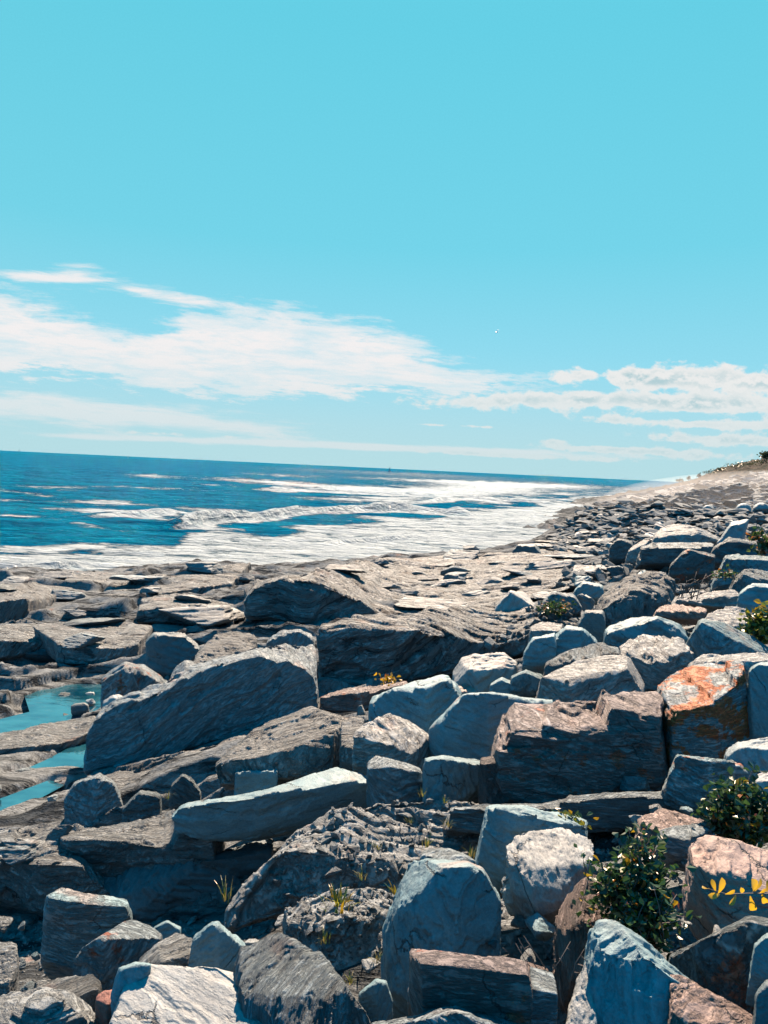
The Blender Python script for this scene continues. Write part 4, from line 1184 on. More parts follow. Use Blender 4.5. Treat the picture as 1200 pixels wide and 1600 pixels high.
# ---- upper right field
B("dark block half buried at the seaward end of the bedrock, right of the hump", [(800, 878), (845, 876)], [(800, 862), (808, 853), (835, 853), (844, 863)], [(802, 858), (810, 849), (837, 849), (844, 858)], 'dark', 's', lean=.1, s=.1, D=44, tmin=.3)
B("long flat-topped slab lying level in the upper right field", [(1000, 880), (1060, 880), (1112, 876)], [(1002, 856), (1060, 855), (1112, 855)], [(1006, 852), (1020, 847), (1100, 846), (1116, 850)], 'grey', 'k', lean=.08, s=.1, D=31, fol=(10, 0, 0), rough=.6, tmin=.2, name='rock_slab')
B("bright tilted slab leaning on the left end of the long flat-topped slab", [(978, 876), (1002, 880)], [(980, 862), (1002, 864), (1008, 850)], [(985, 856), (1005, 842), (1015, 843)], 'pale', 'r', lean=.3, s=.9, D=33)
B("dark wedge left of the bright tilted slab", [(953, 872), (985, 874)], [(953, 855), (965, 842), (985, 848), (994, 862)], [(955, 850), (967, 840), (988, 845)], 'dark', 'r', lean=.15, s=.2, D=35)
B("high jagged rock with a bright sloping back in the upper right field", [(1020, 856), (1070, 858), (1130, 856)], [(1020, 845), (1045, 836), (1078, 839), (1100, 836), (1132, 848)], [(1030, 824), (1060, 815), (1090, 821), (1130, 842)], 'tan', 'r', lean=.2, s=.28, D=37, seed=96, rough=1.2)
B("dark slab tipped up on end, right of the high jagged rock", [(1120, 862), (1150, 862)], [(1122, 846), (1142, 822), (1166, 815), (1165, 828)], [(1125, 840), (1142, 815), (1166, 810)], 'grey', 's', lean=.2, s=.2, D=36, tmin=.25)
B("dark block with a rusty left cheek below the long flat-topped slab", [(1048, 898), (1115, 898)], [(1046, 886), (1068, 864), (1080, 860), (1116, 872)], [(1050, 878), (1072, 858), (1100, 862), (1116, 867)], 'dark', 'u', lean=.12, s=.2, D=24)
B("dark jagged block left of the pink-flowered bush", [(1112, 880), (1165, 876), (1240, 878)], [(1114, 858), (1135, 842), (1170, 850), (1240, 860)], [(1116, 852), (1138, 839), (1170, 844), (1240, 852)], 'dark', 'r', lean=.15, s=.1, D=27)
B("shadowed blocky rock below the pink-flowered bush", [(1120, 915), (1180, 918), (1240, 918)], [(1118, 890), (1130, 870), (1190, 876), (1240, 880)], [(1120, 884), (1132, 865), (1190, 868), (1240, 870)], 'blue', 'r', lean=.15, s=.1, D=21, seed=101)
B("grey boulder with a bright ribbed back at the right edge of the upper field", [(1138, 932), (1180, 938), (1240, 930)], [(1140, 918), (1158, 896), (1190, 905), (1240, 915)], [(1144, 905), (1165, 888), (1200, 890), (1240, 900)], 'grey', 'k', lean=.2, s=.4, D=18.5)
B("deep blue boulder just above the yellow-green shrub", [(1155, 965), (1240, 975)], [(1153, 932), (1175, 914), (1200, 918), (1240, 925)], [(1156, 926), (1176, 909), (1200, 912), (1240, 917)], 'blue', 's', lean=.2, s=.1, D=15.5, tmin=.3)
B("small deep-blue rock low on the bedrock left of the rugged heap", [(895, 935), (945, 935)], [(896, 926), (910, 911), (942, 917)], [(898, 920), (911, 907), (943, 913)], 'blue', 's', lean=.2, s=.1, D=24)
B("triangular slab with a white top and dark gable, beside a low plant", [(770, 956), (815, 954), (838, 955)], [(772, 950), (797, 924), (820, 948), (838, 952)], [(797, 922), (820, 924), (838, 944)], 'pale', 's', lean=.3, s=.4, D=21, seed=105)
B("pitted grey rock right of the low plant on the bedrock", [(845, 958), (910, 958)], [(847, 945), (862, 928), (900, 934), (910, 950)], [(850, 936), (864, 922), (898, 925), (908, 942)], 'grey', 'r', lean=.2, s=.4, rough=1.4, D=20)
B("rugged heaped ridge of broken rock running up to the upper right field",
  [(930, 975), (980, 985), (1045, 960)], [(932, 955), (960, 940), (990, 925), (1040, 930)], [(940, 930), (975, 905), (1020, 890), (1055, 905)], 'tan', 'k', lean=.3, s=.35, rough=1.7, D=18.5, fol=(60, -40, 30), seed=107)
B("pinkish slab with a shadowed front above the long blue-grey slab", [(1020, 965), (1100, 968)], [(1022, 955), (1060, 957), (1105, 956)], [(1030, 948), (1055, 942), (1105, 950)], 'pink', 'r', lean=.2, s=.3, D=16)
B("bright layered slab lying across the field left of the deep blue boulder", [(1050, 945), (1100, 950), (1160, 945)], [(1052, 938), (1100, 938), (1158, 932)], [(1056, 930), (1100, 922), (1150, 922)], 'pale', 'r', lean=.2, s=.2, rough=1.3, D=17.5, seed=109)
B("crumbled pale heap above the blue-green boulder near the yellow-green shrub", [(1100, 990), (1150, 1000), (1180, 992)], [(1102, 972), (1140, 976), (1176, 975)], [(1108, 955), (1135, 945), (1165, 950), (1178, 965)], 'pale', 'r', lean=.3, s=.5, rough=1.9, D=14.5, seed=110)
for i, (bx, by, ww, hh, lab) in enumerate((
        (1075, 798, 22, 10, "slate-grey boulder low on the far beach, left of the pair of round ones"),
        (1107, 800, 20, 12, "small round boulder on the far beach, touching the big pair"),
        (1162, 802, 26, 17, "left of the two big round boulders on the far beach by the right edge"),
        (1190, 806, 30, 22, "larger right-hand one of the two big round boulders on the far beach"))):
    B(lab, [(bx - ww / 2, by), (bx, by + 3), (bx + ww / 2, by)], [(bx - ww / 2, by - hh * .45), (bx - ww * .2, by - hh * .85), (bx + ww * .25, by - hh * .85), (bx + ww / 2, by - hh * .4)],
      [(bx - ww * .4, by - hh * .8), (bx, by - hh), (bx + ww * .4, by - hh * .75)], 'grey', 's', lean=.4, s=.3, D=hit(bx, by), rough=.5, round_=6, tmin=.5)


build_ground()
build_sea()
build_pools()


# ------------------------------------------------------------------ loose stones between the traced blocks
def make_proto(k):
    rnd = random.Random(900 + k)
    bm = bmesh.new()
    fx, fy, fz = rnd.uniform(.8, 1.1), rnd.uniform(.55, .95), rnd.uniform(.38, .75)
    for _ in range(12):
        v = Vector((rnd.gauss(0, 1), rnd.gauss(0, 1), rnd.gauss(0, 1))).normalized()
        m = max(abs(v.x), abs(v.y), abs(v.z))
        v = v / (m ** 0.7)
        bm.verts.new((v.x * fx * .5, v.y * fy * .5, v.z * fz * .5))
    r = bmesh.ops.convex_hull(bm, input=bm.verts)
    bmesh.ops.delete(bm, geom=list({g for g in r['geom_interior'] + r['geom_unused'] if isinstance(g, bmesh.types.BMVert)}), context='VERTS')
    bmesh.ops.recalc_face_normals(bm, faces=bm.faces)
    bm = angular(bm, 1.0, 28)
    facet(bm, 1.0, 5, k, 0.08)
    fol = Euler((R(rnd.uniform(-20, 50)), R(rnd.uniform(-30, 30)), R(rnd.uniform(-40, 40))))
    o = rock_mesh("stone", bm, 1.0, 1.0, fol, 0.95, 0.11, 300 + k, res=14.0)
    shape = 'flat' if fz < .5 else ('blocky' if fz > .62 else 'angular')
    return o, shape


PROTO = [make_proto(k) for k in range(16)]
for o, _ in PROTO:
    o.data.materials.append(M_ROCK if _ != 'blocky' else M_SMOOTH)
_first = [True] * len(PROTO)


def nick(label):
    w = label.split(',')[0].split()
    while len(w) > 6 or w[-1] in ('a', 'the', 'of', 'in', 'its', 'with', 'and', 'at', 'to', 'under', 'on', 'by', 'tall', 'dark', 'deep', 'left', 'right', 'small', 'large', 'broad', 'pale', 'wide', 'two', 'low', 'far', 'face', 'black', 'green', 'great', 'upper', 'behind', 'below', 'above', 'beside', 'between', 'near', 'over', 'from', 'long', 'big', 'blue-grey', 'bright', 'orange', 'white', 'right-hand', 'one', 'half', 'just', 'level', 'broken', 'lower', 'dull', 'slanting', 'rectangular', 'butted', 'against', 'leaning', 'standing', 'filling', 'lying', 'running', 'directly', 'left-hand'):
        w = w[:-1]
    if w[0] == 'larger':
        w = ['big', 'round', 'beach', 'boulder']
    return ' '.join(w)


_used = set()


def stone_label(px, py, wpx, colour, shape):
    size = 'tiny' if wpx < 14 else ('small' if wpx < 30 else 'middling')
    cands = sorted(ROCKS, key=lambda r: math.hypot((r[2] + r[4]) / 2 - px, (r[3] + r[5]) / 2 - py))[:7]
    for lab, o, x0, y0, x1, y1 in cands:
        cx, cy = (x0 + x1) / 2, (y0 + y1) / 2
        dx, dy = (px - cx) / max(x1 - x0, 1), (py - cy) / max(y1 - y0, 1)
        rel = (('just left of' if dx < 0 else 'just right of') if abs(dx) > abs(dy) else ('just behind' if dy < 0 else 'just in front of'))
        for r2 in (rel, rel.replace('just', 'a little way')):
            t = f"{size} {colour} {shape} stone {r2} the {nick(lab)}"
            if t not in _used:
                _used.add(t)
                return t
    return None


BUILT_Z = None


bpy.context.view_layer.update()
_dg = bpy.context.evaluated_depsgraph_get()


def cast(px, py):
    d = Vector(ray(px, py)); o0 = Vector(CAM)
    ok, loc, nrm, idx, ob, mtx = scene.ray_cast(_dg, o0 + d.normalized() * 1.0, d.normalized())
    if not ok or not (ob.name.startswith('ground') or ob.name.startswith('rock_ledge')):
        return None
    return loc


def scatter_slabs(poly, n, wlo, whi, group, colours, seed, where):
    rnd = random.Random(seed)
    xs = [q[0] for q in poly]; ys = [q[1] for q in poly]
    done = tries = 0; placed = []
    words = ['thin', 'thick', 'short', 'long', 'split', 'tilted', 'cracked', 'wide', 'narrow', 'stepped']
    while done < n and tries < n * 80:
        tries += 1
        px = rnd.uniform(min(xs), max(xs)); py = rnd.uniform(min(ys), max(ys))
        if not in_poly(np.array([px]), np.array([py]), poly)[0]:
            continue
        f = (py - min(ys)) / (max(ys) - min(ys))
        wpx = (wlo + (whi - wlo) * f) * rnd.choice((.5, .7, 1.0, 1.4))
        if any(abs(px - a) < (wpx + c) * .42 and abs(py - b) < (wpx + c) * 0.07 for a, b, c in placed):
            continue
        loc = cast(px, py)
        if loc is None:
            continue
        D = loc.y
        wm = wpx / FPX * D
        k = rnd.choice([i for i, q in enumerate(PROTO) if q[1] != 'blocky']); colour = rnd.choice(colours)
        near = sorted(ROCKS, key=lambda r: math.hypot((r[2] + r[4]) / 2 - px, (r[3] + r[5]) / 2 - py))[:8]
        lab = None
        for r in near:
            dx, dy = px - (r[2] + r[4]) / 2, py - (r[3] + r[5]) / 2
            rel = ('left of' if dx < 0 else 'right of') if abs(dx) > abs(dy) * 2 else ('beyond' if dy < 0 else 'in front of')
            t = f"{rnd.choice(words)} {'dark' if colour == 'dark' else 'grey'} slab on {where}, {rel} the {nick(r[0])}"
            if t not in _used and len(t.split()) <= 16:
                lab = t; _used.add(t); break
        if lab is None:
            continue
        src = PROTO[k][0]
        o = src.copy(); COL.objects.link(o); o.name = 'bedrock_outcrop'
        h = rnd.uniform(.13, .26) * min(wm, 2.6)
        P = np.array(loc)
        M = Matrix.Translation(Vector(P) + Vector((0, 0, h * .12)))
        M = M @ Euler((rnd.uniform(-.22, .05), rnd.uniform(-.14, .08), rnd.uniform(-.1, .35))).to_matrix().to_4x4()
        base = Matrix.Rotation(rnd.choice((0, math.pi)), 4, 'Z')
        M = M @ Matrix.Diagonal((wm, wm * rnd.uniform(.5, .9), h / .5, 1)) @ base
        o.matrix_world = M
        cc = C[colour]; q = rnd.uniform(.85, 1.1)
        o.color = (cc[0] * q, cc[1] * q, cc[2] * q, 1)
        tag(o, lab, 'rock', group)
        if 'kind' in o: del o['kind']
        placed.append((px, py, wpx)); done += 1


def rubble(name, polys, n, lo, hi, seed, zs=1.0, tilt=1.0):
    rs = np.random.RandomState(seed)
    protos = []
    for k in range(8):
        bm = bmesh.new()
        for _ in range(11):
            v = rs.normal(size=3); v /= np.abs(v).max() ** .7 * np.linalg.norm(v) ** .3
            bm.verts.new((v[0] * .5, v[1] * .4, v[2] * .24))
        r = bmesh.ops.convex_hull(bm, input=bm.verts)
        bmesh.ops.delete(bm, geom=list({g for g in r['geom_interior'] + r['geom_unused'] if isinstance(g, bmesh.types.BMVert)}), context='VERTS')
        bm.verts.index_update()
        protos.append((np.array([v.co[:] for v in bm.verts]), [[v.index for v in f.verts] for f in bm.faces])); bm.free()
    V, F, off = [], [], 0
    pts = []
    for poly, share in polys:
        xs = [q[0] for q in poly]; ys = [q[1] for q in poly]
        X = rs.uniform(min(xs), max(xs), int(n * share * 3)); Y = rs.uniform(min(ys), max(ys), int(n * share * 3))
        k = in_poly(X, Y, poly); pts += list(zip(X[k][:int(n * share)], Y[k][:int(n * share)]))
    for px, py in pts:
        loc = cast(px, py)
        if loc is None:
            continue
        D = loc.y
        s = rs.uniform(lo, hi) * rs.choice([.6, .8, 1, 1.5]) / FPX * D
        vv_, ff = protos[rs.randint(8)]
        q = vv_ * s * rs.uniform(.7, 1.2, 3) * np.array([1.2, 1, zs])
        E = np.array(Euler(tuple(rs.uniform(-tilt, tilt, 2)) + (rs.uniform(0, 6.28),)).to_matrix())
        q = q @ E.T + pix(px, py, D) + np.array([0, 0, s * .1 + 0])
        V.append(q); F += [[i + off for i in f] for f in ff]; off += len(q)
    o = mesh_obj(name, np.concatenate(V), F, M_RUB)
    tag(o, kind='stuff')


M_RUB = rock_mat("rubble_rock", world_rot=(0, 0, 0), tint=(0.125, 0.14, 0.15), stretch=2.0, bump=0.02, scale=1.5)


def scatter(poly, n, wlo, whi, group, colours, seed, flat=1.0, avoid=0.25, zoff=0.05, same_label=None, power=1.0):
    rnd = random.Random(seed)
    xs = [q[0] for q in poly]; ys = [q[1] for q in poly]
    done = tries = 0
    placed = []
    while done < n and tries < n * 60:
        tries += 1
        px = rnd.uniform(min(xs), max(xs)); py = rnd.uniform(min(ys), max(ys))
        if not in_poly(np.array([px]), np.array([py]), poly)[0]:
            continue
        f = (py - min(ys)) / (max(ys) - min(ys))
        wpx = (wlo + (whi - wlo) * f ** power) * rnd.choice((.5, .65, .8, 1.0, 1.3))
        bad = False
        for lab, o, x0, y0, x1, y1 in ROCKS:
            mx, my = (x1 - x0) * avoid, (y1 - y0) * avoid
            if x0 + mx < px < x1 - mx and y0 + my < py < y1 + 2:
                if (x1 - x0) < 500:
                    bad = True; break
        if bad or any(math.hypot(px - a, (py - b) * 1.8) < (wpx + c) * 0.33 for a, b, c in placed):
            continue
        D = hit(px, py)
        if D > 330:
            continue
        wm = wpx / FPX * D
        k = rnd.randrange(len(PROTO))
        colour = rnd.choice(colours)
        word = {'pale': 'pale', 'grey': 'grey', 'dark': 'dark', 'brown': 'brown', 'pink': 'pinkish', 'blue': 'blue-grey', 'red': 'rusty', 'tan': 'light grey'}[colour]
        lab = same_label or stone_label(px, py, wpx, word, PROTO[k][1])
        if lab is None:
            continue
        src = PROTO[k][0]
        if _first[k]:
            o = src; _first[k] = False
        else:
            o = src.copy(); COL.objects.link(o)
        P = pix(px, py, D)
        fr = src.data.name
        M = Matrix.Translation(Vector(P) + Vector((0, 0, wm * .12 + zoff * 0)))
        M = M @ Euler((rnd.uniform(-.5, .6), rnd.uniform(-.5, .5), rnd.uniform(0, 6.28))).to_matrix().to_4x4()
        M = M @ Matrix.Diagonal((wm, wm, wm * flat, 1))
        o.matrix_world = M
        cc = C[colour]; q = rnd.uniform(.85, 1.12)
        o.color = (cc[0] * q, cc[1] * q, cc[2] * q, 1)
        tag(o, lab, 'stone', group)
        placed.append((px, py, wpx))
        done += 1


GR = ['grey', 'tan', 'grey', 'blue', 'pale', 'dark', 'tan']
scatter([(980, 812), (1240, 800), (1240, 980), (960, 1000), (870, 960), (900, 900)], 72, 22, 50, "loose stones of the upper right field", GR, 1, 0.8)
scatter([(880, 830), (1000, 792), (1240, 790), (1240, 815), (960, 860), (880, 870)], 42, 14, 30, "loose stones at the seaward edge of the field", ['tan', 'grey', 'tan', 'pale'], 2, 0.6)
scatter([(985, 775), (1240, 752), (1240, 790), (960, 815)], 45, 7, 18, "boulders strewn over the far beach", ['tan', 'grey'], 3, 0.7, same_label="small pale boulder among many alike strewn over the hazy far beach")
scatter([(560, 1060), (1000, 960), (1240, 960), (1240, 1300), (1000, 1320), (560, 1280)], 52, 26, 44, "stones wedged between the middle boulders", ['grey', 'blue', 'tan', 'pale', 'pink', 'dark'], 4, 0.85)
scatter([(590, 1280), (1240, 1280), (1240, 1560), (590, 1560)], 30, 36, 50, "stones wedged between the foreground boulders", ['grey', 'blue', 'tan', 'pale', 'pink', 'dark'], 5, 0.85)
scatter([(-30, 1440), (640, 1440), (640, 1600), (-30, 1600)], 18, 34, 46, "stones wedged between the bottom left boulders", ['grey', 'blue', 'tan', 'dark'], 6, 0.8)
scatter([(100, 1040), (520, 1000), (560, 1130), (300, 1290), (60, 1290)], 10, 16, 30, "stones lying on the ledges near the slanting slab", ['grey', 'tan', 'dark'], 7, 0.7)
scatter([(400, 1240), (760, 1240), (700, 1500), (400, 1500)], 16, 18, 30, "rubble on the knobbly ledge", ['grey', 'tan', 'brown', 'pale'], 8, 0.8, avoid=.49)
scatter_slabs([(-60, 905), (330, 885), (400, 890), (385, 975), (230, 1000), (150, 1060), (-60, 1060)], 16, 80, 150, "slabs standing out of the seaward bedrock", ['tan', 'grey', 'tan', 'dark'], 31, "the seaward shelf")
scatter_slabs([(600, 880), (720, 862), (840, 850), (960, 830), (1000, 850), (940, 960), (780, 950), (640, 950), (600, 905), (520, 890)], 30, 45, 110, "slabs standing out of the bedrock right of the hump", ['tan', 'grey', 'tan'], 32, "the bedrock")
scatter_slabs([(-60, 1190), (100, 1190), (100, 1290), (60, 1400), (-60, 1400)], 9, 60, 100, "slabs along the left edge", ['tan', 'grey'], 33, "the left ledges")
scatter_slabs([(850, 852), (920, 796), (990, 776), (1150, 765), (1240, 780), (1100, 815), (960, 850)], 46, 14, 42, "ledges of the far shore", ['tan', 'grey', 'dark'], 34, "the far shore")
rubble("rubble", [([(600, 1080), (1240, 960), (1240, 1500), (420, 1500), (420, 1260)], .62), ([(-60, 1440), (300, 1440), (300, 1520), (-60, 1520)], .05), ([(900, 880), (1240, 800), (1240, 1000), (760, 1010)], .33)], 4200, 6, 17, 5)
rubble("gravel", [([(420, 1260), (600, 1080), (1240, 960), (1240, 1540), (420, 1540)], .75), ([(-60, 1440), (420, 1440), (420, 1540), (-60, 1540)], .25)], 5000, 2, 6, 9)
rubble("beach_rubble", [([(835, 858), (925, 788), (990, 772), (1240, 765), (1240, 830), (960, 870)], .65), ([(980, 785), (1060, 762), (1240, 735), (1240, 790)], .35)], 2600, 7, 20, 6, 0.6, 0.28)
for k, (o, _) in enumerate(PROTO):
    if _first[k]:
        bpy.data.objects.remove(o)


# ------------------------------------------------------------------ plants
def leaf_mat(name, cols, trans=0.35, rough=0.33):
    m, T, b, out = bsdf_mat(name)
    g = T.n('ShaderNodeNewGeometry')
    cr = T.n('ShaderNodeValToRGB')
    cr.color_ramp.interpolation = 'CONSTANT'
    e = cr.color_ramp.elements
    e[0].position = 0; e[0].color = tuple(cols[0][1]) + (1,)
    e[1].position = cols[1][0]; e[1].color = tuple(cols[1][1]) + (1,)
    for p, c in cols[2:]:
        x = e.new(p); x.color = tuple(c) + (1,)
    T.l(g.outputs['Random Per Island'], cr.inputs[0])
    col = cr.outputs[0]
    T.l(col, b.inputs['Base Color'])
    b.inputs['Roughness'].default_value = rough
    tr = T.n('ShaderNodeBsdfTranslucent')
    T.l(T.mix(1.0, col, (1.3, 1.3, 0.8), 'MULTIPLY'), tr.inputs['Color'])
    mx = T.n('ShaderNodeMixShader'); mx.inputs[0].default_value = trans
    T.l(b.outputs[0], mx.inputs[1]); T.l(tr.outputs[0], mx.inputs[2]); T.l(mx.outputs[0], out.inputs['Surface'])
    return m


G1, G2, G3 = (0.012, 0.032, 0.018), (0.020, 0.048, 0.020), (0.045, 0.070, 0.020)
YE, ORG, RED = (0.17, 0.115, 0.012), (0.15, 0.055, 0.012), (0.10, 0.03, 0.02)
M_LEAF = leaf_mat("dark_leaf", [(0, G1), (.40, G2), (.78, G3), (.90, YE), (.955, ORG), (.98, RED)])
M_LEAFY = leaf_mat("yellow_green_leaf", [(0, G2), (.25, G3), (.5, (0.12, 0.12, 0.015)), (.75, YE)])
M_LEAFP = leaf_mat("mixed_leaf", [(0, G1), (.35, G2), (.6, G3), (.75, (0.16, 0.12, 0.12)), (.88, ORG)])
M_YELLOW = leaf_mat("yellow_leaf", [(0, YE), (.5, (0.25, 0.155, 0.012)), (.85, ORG)], 0.5)
M_GRASS = leaf_mat("grass_blade", [(0, G3), (.35, (0.08, 0.085, 0.02)), (.65, (0.13, 0.11, 0.05))], 0.35)
M_FAR = leaf_mat("scrub_leaf", [(0, (0.03, 0.04, 0.02)), (.5, (0.05, 0.055, 0.025))], 0.2)
m_, T_, b_, o_ = bsdf_mat("twig_bark")
b_.inputs['Base Color'].default_value = (0.06, 0.05, 0.048, 1); b_.inputs['Roughness'].default_value = .8
M_BARK = m_


def leaves(rs, pts, size, up=0.5, wid=0.5, flop=0.6):
    """one folded four-cornered blade per point"""
    n = len(pts)
    d = rs.normal(size=(n, 3)); d[:, 2] = d[:, 2] * flop + up; d /= np.linalg.norm(d, axis=1)[:, None]
    a = np.cross(d, rs.normal(size=(n, 3))); a /= np.linalg.norm(a, axis=1)[:, None]
    nn = np.cross(d, a)
    L = size * rs.uniform(.6, 1.25, (n, 1))
    base = pts; tip = pts + d * L - nn * L * .18
    mid = pts + d * L * .5
    l = mid + a * L * wid * .5 + nn * L * .10; r = mid - a * L * wid * .5 + nn * L * .10
    l2 = pts + d * L * .8 + a * L * wid * .36 + nn * L * .03; r2 = pts + d * L * .8 - a * L * wid * .36 + nn * L * .03
    V = np.stack([base, l, l2, tip, r2, r], 1).reshape(-1, 3)
    i = np.arange(n) * 6
    F = np.stack([i, i + 1, i + 2, i + 3], 1).tolist() + np.stack([i, i + 3, i + 4, i + 5], 1).tolist()
    return V, F


def tubes(paths, rad, sides=5):
    V, F = [], []
    for path in paths:
        path = [Vector(q) for q in path]
        n = len(path); b0 = len(V)
        for i, q in enumerate(path):
            t = (path[min(i + 1, n - 1)] - path[max(i - 1, 0)]).normalized()
            a = t.orthogonal().normalized(); c = t.cross(a)
            r = rad * (1 - .7 * i / max(n - 1, 1))
            for k in range(sides):
                an = 2 * math.pi * k / sides
                V.append(q + a * math.cos(an) * r + c * math.sin(an) * r)
        for i in range(n - 1):
            for k in range(sides):
                F.append([b0 + i * sides + k, b0 + i * sides + (k + 1) % sides, b0 + (i + 1) * sides + (k + 1) % sides, b0 + (i + 1) * sides + k])
        F.append([b0 + k for k in range(sides)][::-1]); F.append([b0 + (n - 1) * sides + k for k in range(sides)])
    return [tuple(v) for v in V], F


def thing(name, loc, label, cat, group=None):
    o = bpy.data.objects.new(name, None); COL.objects.link(o)
    o.location = loc; o.empty_display_size = .1
    return tag(o, label, cat, group)


def grow(rs, height, spread, nst, segs=6, sub=3):
    """branching stems from the origin; returns paths and twig points"""
    paths, pts = [], []
    for _ in range(nst):
        an = rs.uniform(0, 6.28); out = rs.uniform(.1, 1) ** .7
        tip = np.array([math.cos(an) * spread[0] * out, math.sin(an) * spread[1] * out, height * rs.uniform(.55, 1.0) * (1 - .35 * out ** 2)])
        p = [tip * (k / segs) ** np.array([.9, .9, 1.0 - .35]) + rs.normal(size=3) * .02 * height * (k > 0) for k in range(segs + 1)]
        paths.append(p)
        for k in range(1, segs + 1):
            for _s in range(sub):
                q = p[k] + rs.normal(size=3) * np.array([spread[0], spread[1], height]) * .16
                paths.append([p[k], (p[k] + q) / 2 + rs.normal(size=3) * .01 * height, q])
                pts.append((p[k], q))
    return paths, pts


def bush(name, px, py, D, wpx, hpx, nst, per, leaf, mat, label, cat, seed, depth=.7, sub=3):
    rs = np.random.RandomState(seed)
    base = pix(px, py, D)
    w = wpx / FPX * D; h = hpx / FPX * D
    root = thing(name, base, label, cat)
    paths, tw = grow(rs, h, (w / 2, w / 2 * depth), nst, sub=sub)
    P = []
    for a, b in tw:
        t = rs.uniform(.3, 1.1, (per, 1))
        P.append(a + (b - a) * t + rs.normal(size=(per, 3)) * leaf * .6)
    P = np.concatenate(P)
    P = P[P[:, 2] > -.15 * h]
    V, F = tubes(paths, h * .007 + .001, 4)
    mesh_obj('stems', V, F, M_BARK, True, root)
    V, F = leaves(rs, P, leaf, .35, .72)
    mesh_obj('leaves', V, F, mat, False, root)
    return root


bush('bush', 1008, 1470, 4.05, 190, 150, 20, 7, .050, M_LEAF, "dense dark green bush with glossy leaves growing up between the foreground boulders", 'bush', 1, sub=3)
bush('bush', 1155, 1316, 5.2, 140, 90, 20, 8, .055, M_LEAF, "smaller dark leafy bush at the right edge, above the salmon-pink boulder", 'bush', 2)
bush('bush', 1192, 1000, 12.6, 56, 50, 9, 4, .13, M_LEAFY, "bright yellow-green shrub at the right edge beside the blue-green boulder", 'shrub', 3, sub=2)
bush('bush', 1195, 868, 24, 70, 36, 9, 4, .17, M_LEAFP, "bush with pinkish and rust-coloured leaves at the right edge of the upper field", 'bush', 4, sub=2)
bush('low_plant', 868, 958, 19.5, 62, 15, 9, 4, .10, M_LEAFP, "low rusty-green plant growing beside the triangular white-topped slab", 'plant', 5, sub=2)
bush('low_plant', 1130, 905, 19, 60, 14, 7, 3, .09, M_LEAFP, "sparse low plant among the shadowed blocks below the pinkish bush", 'plant', 6, sub=1)
bush('low_plant', 606, 1068, 14.6, 34, 9, 4, 2, .10, M_YELLOW, "small yellow-orange plant on the flat slab under the layered shelf's overhang", 'plant', 7, sub=1)
bush('low_plant', 890, 1292, 5.5, 60, 14, 6, 3, .06, M_LEAFY, "low bright plant on the end of the dark banded slab by the bush", 'plant', 8, sub=1)


def tuft(px, py, D, hpx, n, mat, label, seed, name='grass_tuft', cat='grass tuft', wide=.008, group=None, spread=.5):
    rs = np.random.RandomState(seed)
    base = pix(px, py, D)
    h = hpx / FPX * D
    V, F = [], []
    for _ in range(n):
        an = rs.uniform(0, 6.28); ln = h * rs.uniform(.5, 1.15); bend = rs.uniform(.1, 1.0)
        o = np.array([math.cos(an), math.sin(an), 0]); s = np.array([-o[1], o[0], 0]) * wide * rs.uniform(.6, 1.2)
        b0 = len(V)
        st = o * h * rs.uniform(0, spread) + np.array([0, 0, -.1 * h])
        for k in range(5):
            t = k / 4
            c = st + o * ln * bend * t ** 1.6 * .8 + np.array([0, 0, ln * (t - .38 * bend * t ** 2.2)])
            w = 1 - t ** 1.5 * .9
            V += [c - s * w, c + s * w]
        for k in range(4):
            i = b0 + 2 * k
            F.append([i, i + 1, i + 3, i + 2])
    o = mesh_obj(name, V, F, mat)
    o.location = base
    tag(o, label, cat, group)
    return o


tuft(528, 1412, 4.75, 26, 46, M_LEAFY, "clump of long yellow-green blades arching over the broken ledge, centre foreground", 1, 'leafy_clump', 'plant', .009, spread=1.0)
tuft(620, 1396, 4.9, 24, 14, M_LEAFY, "few bright yellow blades left of the tall blue-grey boulder's shoulder", 2, 'leafy_clump', 'plant', .008)
for i, (px, py, D, hh, lab) in enumerate((
        (566, 1370, 5.3, 24, "grass tuft in a dip directly above the arching yellow-green clump"), (590, 1325, 5.8, 16, "tiny grass tuft near the middle of the knobbly ledge"),
        (668, 1320, 5.8, 24, "grass tuft on the right part of the knobbly ledge, above the tall boulder"), (735, 1336, 5.6, 26, "dry grass tuft between the tall blue-grey boulder and the wedged teal one"),
        (700, 1290, 6.3, 18, "grass tuft near the top right of the knobbly ledge"), (640, 1285, 6.4, 15, "thin grass tuft on the crest of the knobbly ledge"),
        (508, 1470, 4.6, 26, "grass tuft in the dark pocket below the arching yellow-green clump"), (548, 1535, 4.0, 20, "green tuft at the foot of the large slanting banded boulder"),
        (590, 1500, 4.3, 20, "small tuft by the left foot of the tall blue-grey boulder"), (262, 1246, 9.4, 16, "yellow-green tuft in front of the dark block on the pale shelf"),
        (660, 1242, 7.0, 18, "wisp of dry grass between the pale-edged rock and the streaked upright block"), (352, 1405, 6.5, 44, "drooping green sprig growing in the shade of the black hollow"),
        (695, 1252, 6.9, 16, "wisp of dry grass at the foot of the streaked upright block"))):
    tuft(px, py, D, hh * .8, 13, M_GRASS, lab, 20 + i, group="grass tufts growing among the rocks", wide=.005)


